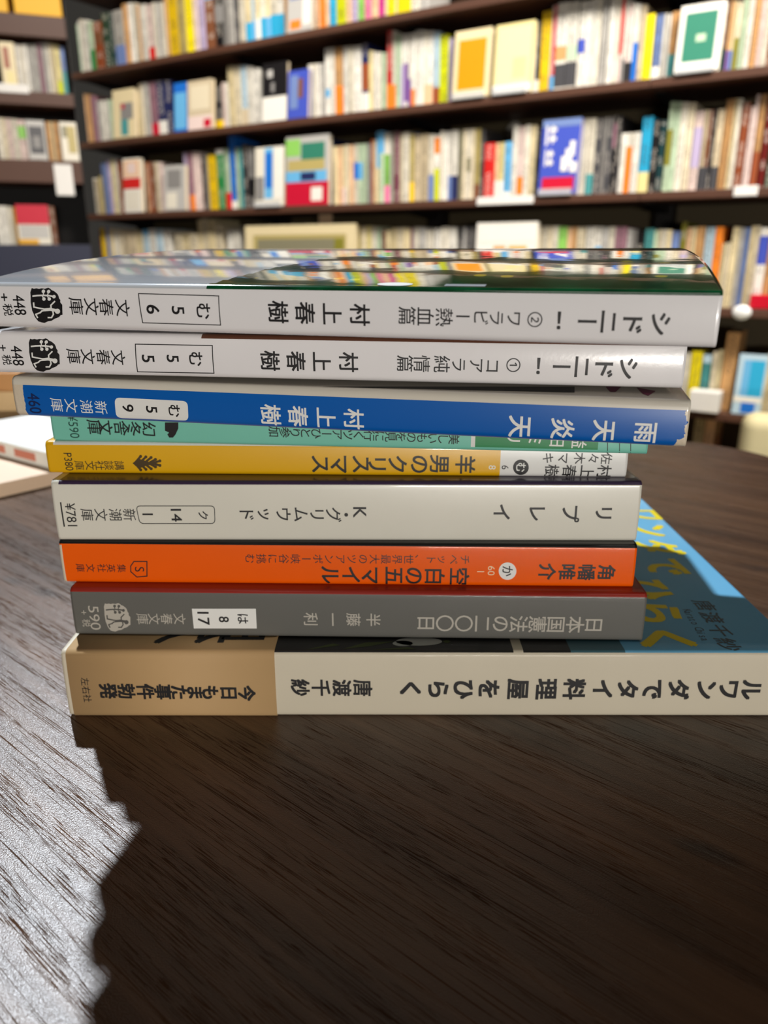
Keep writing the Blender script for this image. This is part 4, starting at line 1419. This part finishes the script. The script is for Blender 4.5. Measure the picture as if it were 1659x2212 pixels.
D.face('white', 1024, 1154, 481, 640, [('amber', .3, .5, .5, .7), ('gold', .55, .85, .52, .7), ('white', .05, .95, .75, .95)], 'large white cover with orange fruit')

# ---- low shelf at the right
E = row(MAIN, zE, 'low right shelf', 'books on the low shelf at the right')
E.books([
    ('white', 1462, 1476, 762), ('off-white', 1476, 1488, 762), ('bright yellow', 1489, 1513, 759, [('white', 0, .08)], 'bright yellow book'), ('teal', 1514, 1533, 766, [('pale blue', .85, 1)]), ('ivory', 1534, 1546, 760), ('cream', 1546, 1557, 756),
    ('tan', 1558, 1586, 718, (), 'tall tan book'), ('cream', 1652, 1668, 764), ('ivory', 1668, 1690, 764),
])
E.face('pale blue', 1588, 1650, 766, 894, [('cyan', .45, .95, .3, .9), ('sky blue', .2, .45, .3, .9), ('white', 0, 1, .2, .3), ('blue', .3, .8, .03, .2)], 'cyan-blocked pale cover')

# ---- left bookcase
L1 = row(LEFT, zl1, 'upper left shelf', 'books on the upper shelf of the left bookcase')
L1.books([('white', 36, 45, 96), ('off-white', 45, 53, 97), ('white', 53, 63, 96), ('pale grey', 63, 72, 96), ('pale grey', 72, 84, 96), ('mauve', 84, 94, 93), ('pale grey', 94, 103, 92), ('off-white', 103, 112, 93, (), 'broad off-white book'), ('cream', 112, 121, 94),
          ('pale yellow', 121, 133, 96, [('lime', 0, .28)]), ('slate blue', 133, 143, 101, [('teal', 0, .5)], 'slate blue book')])
L1.face('cream', 2, 34, 92, 185, [('rust', .2, .6, .45, .9), ('pale yellow', .3, .8, .1, .4)], 'brown-figured cream cover')
L2 = row(LEFT, zl2, 'middle left shelf', 'books on the middle shelf of the left bookcase')
L2.books([('off-white', -8, 4, 254), ('ivory', 4, 15, 255), ('pinkish white', 15, 27, 256), ('off-white', 27, 39, 257, (), 'broad off-white book'), ('pinkish white', 39, 57, 259, [('light green', .55, .85)]), ('tan', 101, 110, 263), ('cream', 110, 116, 263), ('tan', 116, 129, 263, (), 'broad tan book')])
L2.face('pale grey', 59, 99, 261, 342, [('dark grey', .12, .88, .15, .85), ('grey', .3, .7, .3, .6)], 'grey photograph cover')
L2.face('off-white', 132, 168, 265, 346, [('khaki', .4, .9, .2, .9), ('olive grey', .1, .4, .6, .9)], 'mottled off-white cover')
L3 = row(LEFT, zl3, 'lower left shelf', 'books on the lower shelf of the left bookcase')
L3.books([('white', -10, 4, 444), ('white', 4, 17, 445, (), 'broad white book'), ('off-white', 17, 29, 446), ('gold', 30, 36, 448), ('brown', 108, 120, 446, (), 'brown book')])
L3.face('off-white', 37, 107, 443, 524, [('crimson', 0, 1, .5, 1), ('pale grey', .05, .95, .14, .48), ('gold', 0, .6, 0, .12)], 'red and white cover')
for r in ALL_ROWS:
    r.label_all()

# three thin books laid on top of the books of the third shelf
for cn, x0, x1, nm in (('crimson', 873, 879, 'thin red'), ('purple', 879, 889, 'thin violet'), ('blue', 889, 899, 'thin blue')):
    s0, s1 = MAIN.s_at(x0, zC + 0.2, 0.15), MAIN.s_at(x1, zC + 0.2, 0.15)
    h = min(MAIN.sz(885, 248, 0.15)[1] - zC, zB - zC - 0.04)
    bm, mats = upright_book(s1 - s0 - 0.0006, h, 0.045, cn)
    o = link_mesh('shelf_book', bm, mats)
    o.location = MAIN.w(s0, 0.153, zC + 0.0002); o.rotation_euler = (0, 0, MAIN.ang)
    tag(o, '%s booklet standing up behind the ivory books, third shelf' % nm, 'book', 'books on the third shelf in view')

# price cards and shelf talkers
CARD = mat('white_card', (236, 234, 230), 0.5)
for fr, z, x0, x1, y0, y1, lb in ((MAIN, zC, 1030, 1152, 424, 441, 'white card strip on the shelf edge under the bright red book'),
                                 (MAIN, zC, 1585, 1637, 401, 423, 'white card on the shelf edge under the pinkish book at right'),
                                 (LEFT, zl1, -6, 62, 181, 200, 'white card on the upper shelf edge of the left bookcase'),
                                 (LEFT, zl2, 119, 158, 355, 422, 'tall white tag hanging from the thick board of the left bookcase')):
    ym = (y0 + y1) / 2
    d = -0.0025
    s0, s1 = fr.sz(x0, ym, d)[0], fr.sz(x1, ym, d)[0]
    za, zb_ = fr.sz((x0 + x1) / 2, y1, d)[1], fr.sz((x0 + x1) / 2, y0, d)[1]
    bm = bmesh.new(); box(bm, s0, s1, d, -0.0004, za, zb_); bevel_all(bm, 0.0004, 1)
    o = tag(link_mesh('shelf_card', bm, CARD), lb, 'card')
    o.matrix_world = fr.matrix()

F_ = row(MAIN, zF, 'bottom right shelf', 'books on the bottom shelf at the right')
F_.books([('cream', 1486, 1508, 903, (), 'wide cream book'), ('peach', 1509, 1530, 905), ('crimson', 1585, 1606, 968, (), 'short crimson book')])
F_.label_all()


def thing_box(name, label, cat, fr, x0, x1, y0, y1, depth, dd, m, bev=0.002, z=None, parts=None):
    """upright box standing on a shelf: picture columns x0..x1, top at y0, base z"""
    ym = (y0 + y1) / 2
    s0, s1 = fr.sz(x0, ym, depth)[0], fr.sz(x1, ym, depth)[0]
    zt = fr.sz((x0 + x1) / 2, y0, depth)[1]
    bm = bmesh.new(); box(bm, 0, s1 - s0, 0, dd, 0, zt - z); bevel_all(bm, bev, 3)
    o = tag(link_mesh(name, bm, m), label, cat)
    o.location = fr.w(s0, depth, z + 0.0003); o.rotation_euler = (0, 0, fr.ang)
    return o, s1 - s0, zt - z


YBOX = mat('yellow_box_board', (246, 186, 16), 0.5)
for x0, x1, lb in ((-40, 14, 'yellow box at the left edge on the highest left shelf'), (27, 157, 'wide yellow box beside the dark corner on the highest left shelf')):
    o, w, h = thing_box('storage_box', lb, 'box', LEFT, x0, min(x1, 130), -52, 38, 0.01, 0.18, YBOX, 0.003, zl0)
    bm = bmesh.new(); box(bm, -0.001, w + 0.001, -0.001, 0.181, h - 0.035, h + 0.002); bevel_all(bm, 0.001, 2)
    link_mesh('lid', bm, mat('yellow_box_lid', (236, 172, 10), 0.5), o)
thing_box('red_box', 'small glossy red box at the right edge, in front of the fourth shelf', 'box', MAIN, 1617, 1690, 637, 689, 0.004, 0.028, mat('glossy_red_plastic', (206, 24, 48), 0.2, coat=0.7), 0.003, zD)
GLARE = mat('white_glare', (244, 246, 246), 0.15, coat=0.8)
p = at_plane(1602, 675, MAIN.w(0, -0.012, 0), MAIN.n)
bm = bmesh.new(); bmesh.ops.create_uvsphere(bm, u_segments=24, v_segments=14, radius=0.018)  # white ellipsoid put in as the glare off the acrylic
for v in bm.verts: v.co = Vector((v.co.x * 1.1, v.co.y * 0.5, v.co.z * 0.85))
o = tag(link_mesh('glare_blob', bm, GLARE, smooth=True), 'round white blob standing in for glare on the shelf edge beside the red box', 'glare')
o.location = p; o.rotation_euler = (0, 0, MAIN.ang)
thing_box('card_holder', 'white card holder under the bright yellow book, low right shelf', 'holder', MAIN, 1486, 1553, 846, 897, -0.012, 0.04, CARD, 0.002, zE)
# pale plastic bag hanging behind the books of the third shelf
p = at_plane(1097, 258, MAIN.w(0, 0.19, 0), MAIN.n)
bm = bmesh.new(); bmesh.ops.create_uvsphere(bm, u_segments=20, v_segments=14, radius=0.025)
for v in bm.verts: v.co = Vector((v.co.x * 0.95, v.co.y * 0.25, v.co.z * 1.0 + (0.006 if v.co.z > 0 else 0)))
o = tag(link_mesh('shelf_ornament', bm, mat('pale_grey_plastic', (190, 186, 176), 0.4), smooth=True), 'pale rounded ornament behind the third shelf books, left of the blue cover with white lettering', 'ornament')
o.location = MAIN.w(0, 0, 0) * 0 + p + MAIN.n * 0.045 - Vector((0, 0, p.z - (zB - 0.052))); o.rotation_euler = (0, 0, MAIN.ang)
# peach card standing behind the wide open cover
thing_box('card', 'small peach card behind the wide cream-framed cover, fourth shelf', 'card', MAIN, 690, 718, 463, 600, 0.07, 0.004, mat('peach_card', (232, 196, 158), 0.6), 0.0005, zD)

# cream padded bench end in front of the bookcase, beyond the table
pc = at_plane(1609, 905, Vector((0, 1.25, 0)), Vector((0, 1, 0)))
bench = tag(empty('padded_bench', (pc.x, 1.25, -0.72), math.radians(-20)), 'cream rounded bench back at the right edge, beyond the table corner', 'bench')
bm = bmesh.new(); box(bm, 0, 0.42, 0, 0.07, 0.16, pc.z + 0.72 + 0.004); bevel_all(bm, 0.022, 4)
link_mesh('backrest', bm, mat('cream_upholstery', (232, 220, 172), 0.7, bump=0.2, bscale=500), bench, smooth=True)
bm = bmesh.new(); box(bm, 0, 0.42, 0.0705, 0.42, 0.34, 0.42); bevel_all(bm, 0.02, 3)
link_mesh('seat', bm, mat('cream_upholstery', (232, 220, 172), 0.7), bench, smooth=True)
for x in (0.02, 0.37):
    for y in (0.02, 0.37):
        bm = bmesh.new(); box(bm, x, x + 0.03, y, y + 0.03, 0.0006, 0.16 if y < 0.1 else 0.34); link_mesh('leg', bm, DARKMETAL, bench)

# ---- things lying on the table at the left, behind the stack


def flat_book(label, p_left, p_right, z, thick, along, deep, over, cover, page, name='flat_book'):
    """book lying flat: its near edge passes through two picture points at height z"""
    a = at_plane(*p_left, Vector((0, 0, z)), Vector((0, 0, 1)))
    c = at_plane(*p_right, Vector((0, 0, z)), Vector((0, 0, 1)))
    yaw = math.atan2(c.y - a.y, c.x - a.x)
    d = (c - a).normalized()
    org = c + d * over - d * along
    e = tag(empty(name, (org.x, org.y, z + 0.0003), yaw), label, 'book')
    t = 0.0009
    bm = bmesh.new()
    box(bm, 0, along, 0, deep, 0, t); box(bm, 0, along, 0, deep, thick - t, thick); box(bm, 0, along, 0, t, t, thick - t)
    link_mesh('cover', bm, cover, e)
    bm = bmesh.new(); box(bm, 0.001, along - 0.001, t + 0.0002, deep - 0.001, t + 0.0001, thick - t - 0.0001)
    link_mesh('page_block', bm, page, e)
    return e


PEACH = mat('peach_cover', (238, 208, 178), 0.5)
flat_book('peach covered book lying flat on the table left of the stack', (0, 1076), (108, 1051), 0.0, 0.007, 0.2, 0.135, 0.012, PEACH, PAGES)
e = flat_book('white booklet with a reddish spine lying on the peach book', (0, 985), (100, 1012), 0.0078, 0.0085, 0.105, 0.055, 0.006, mat('white_booklet_cover', (236, 236, 230), 0.45), PAGES)
bm = bmesh.new()
for x0, x1 in ((0.004, 0.06), (0.07, 0.09)):
    box(bm, x0, x1, -0.0003, -0.00005, 0.0022, 0.0064)
link_mesh('spine_print', bm, mat('reddish_print', (206, 120, 96), 0.5), e)
tray = tag(empty('wooden_tray', (-0.385, 0.507, 0.0003)), 'light wooden tray at the back left of the table, behind the white booklet', 'tray')
TANW = mat('light_wood', (206, 150, 92), 0.5, tint=0.06)
for nm, q in (('front_rail', (0, 0.145, 0, 0.006, 0, 0.0405)), ('back_rail', (0, 0.145, 0.042, 0.048, 0, 0.0405)), ('side_rail', (0, 0.006, 0.0062, 0.0418, 0, 0.0405)), ('side_rail', (0.139, 0.145, 0.0062, 0.0418, 0, 0.0405)), ('base', (0.0062, 0.1388, 0.0062, 0.0418, 0, 0.005))):
    bm = bmesh.new(); box(bm, *q); link_mesh(nm, bm, TANW, tray)
bm = bmesh.new(); box(bm, 0, 0.145, -0.002, -0.0002, 0.0, 0.0285); link_mesh('lower_rail', bm, mat('pale_wood', (226, 192, 142), 0.5), tray)
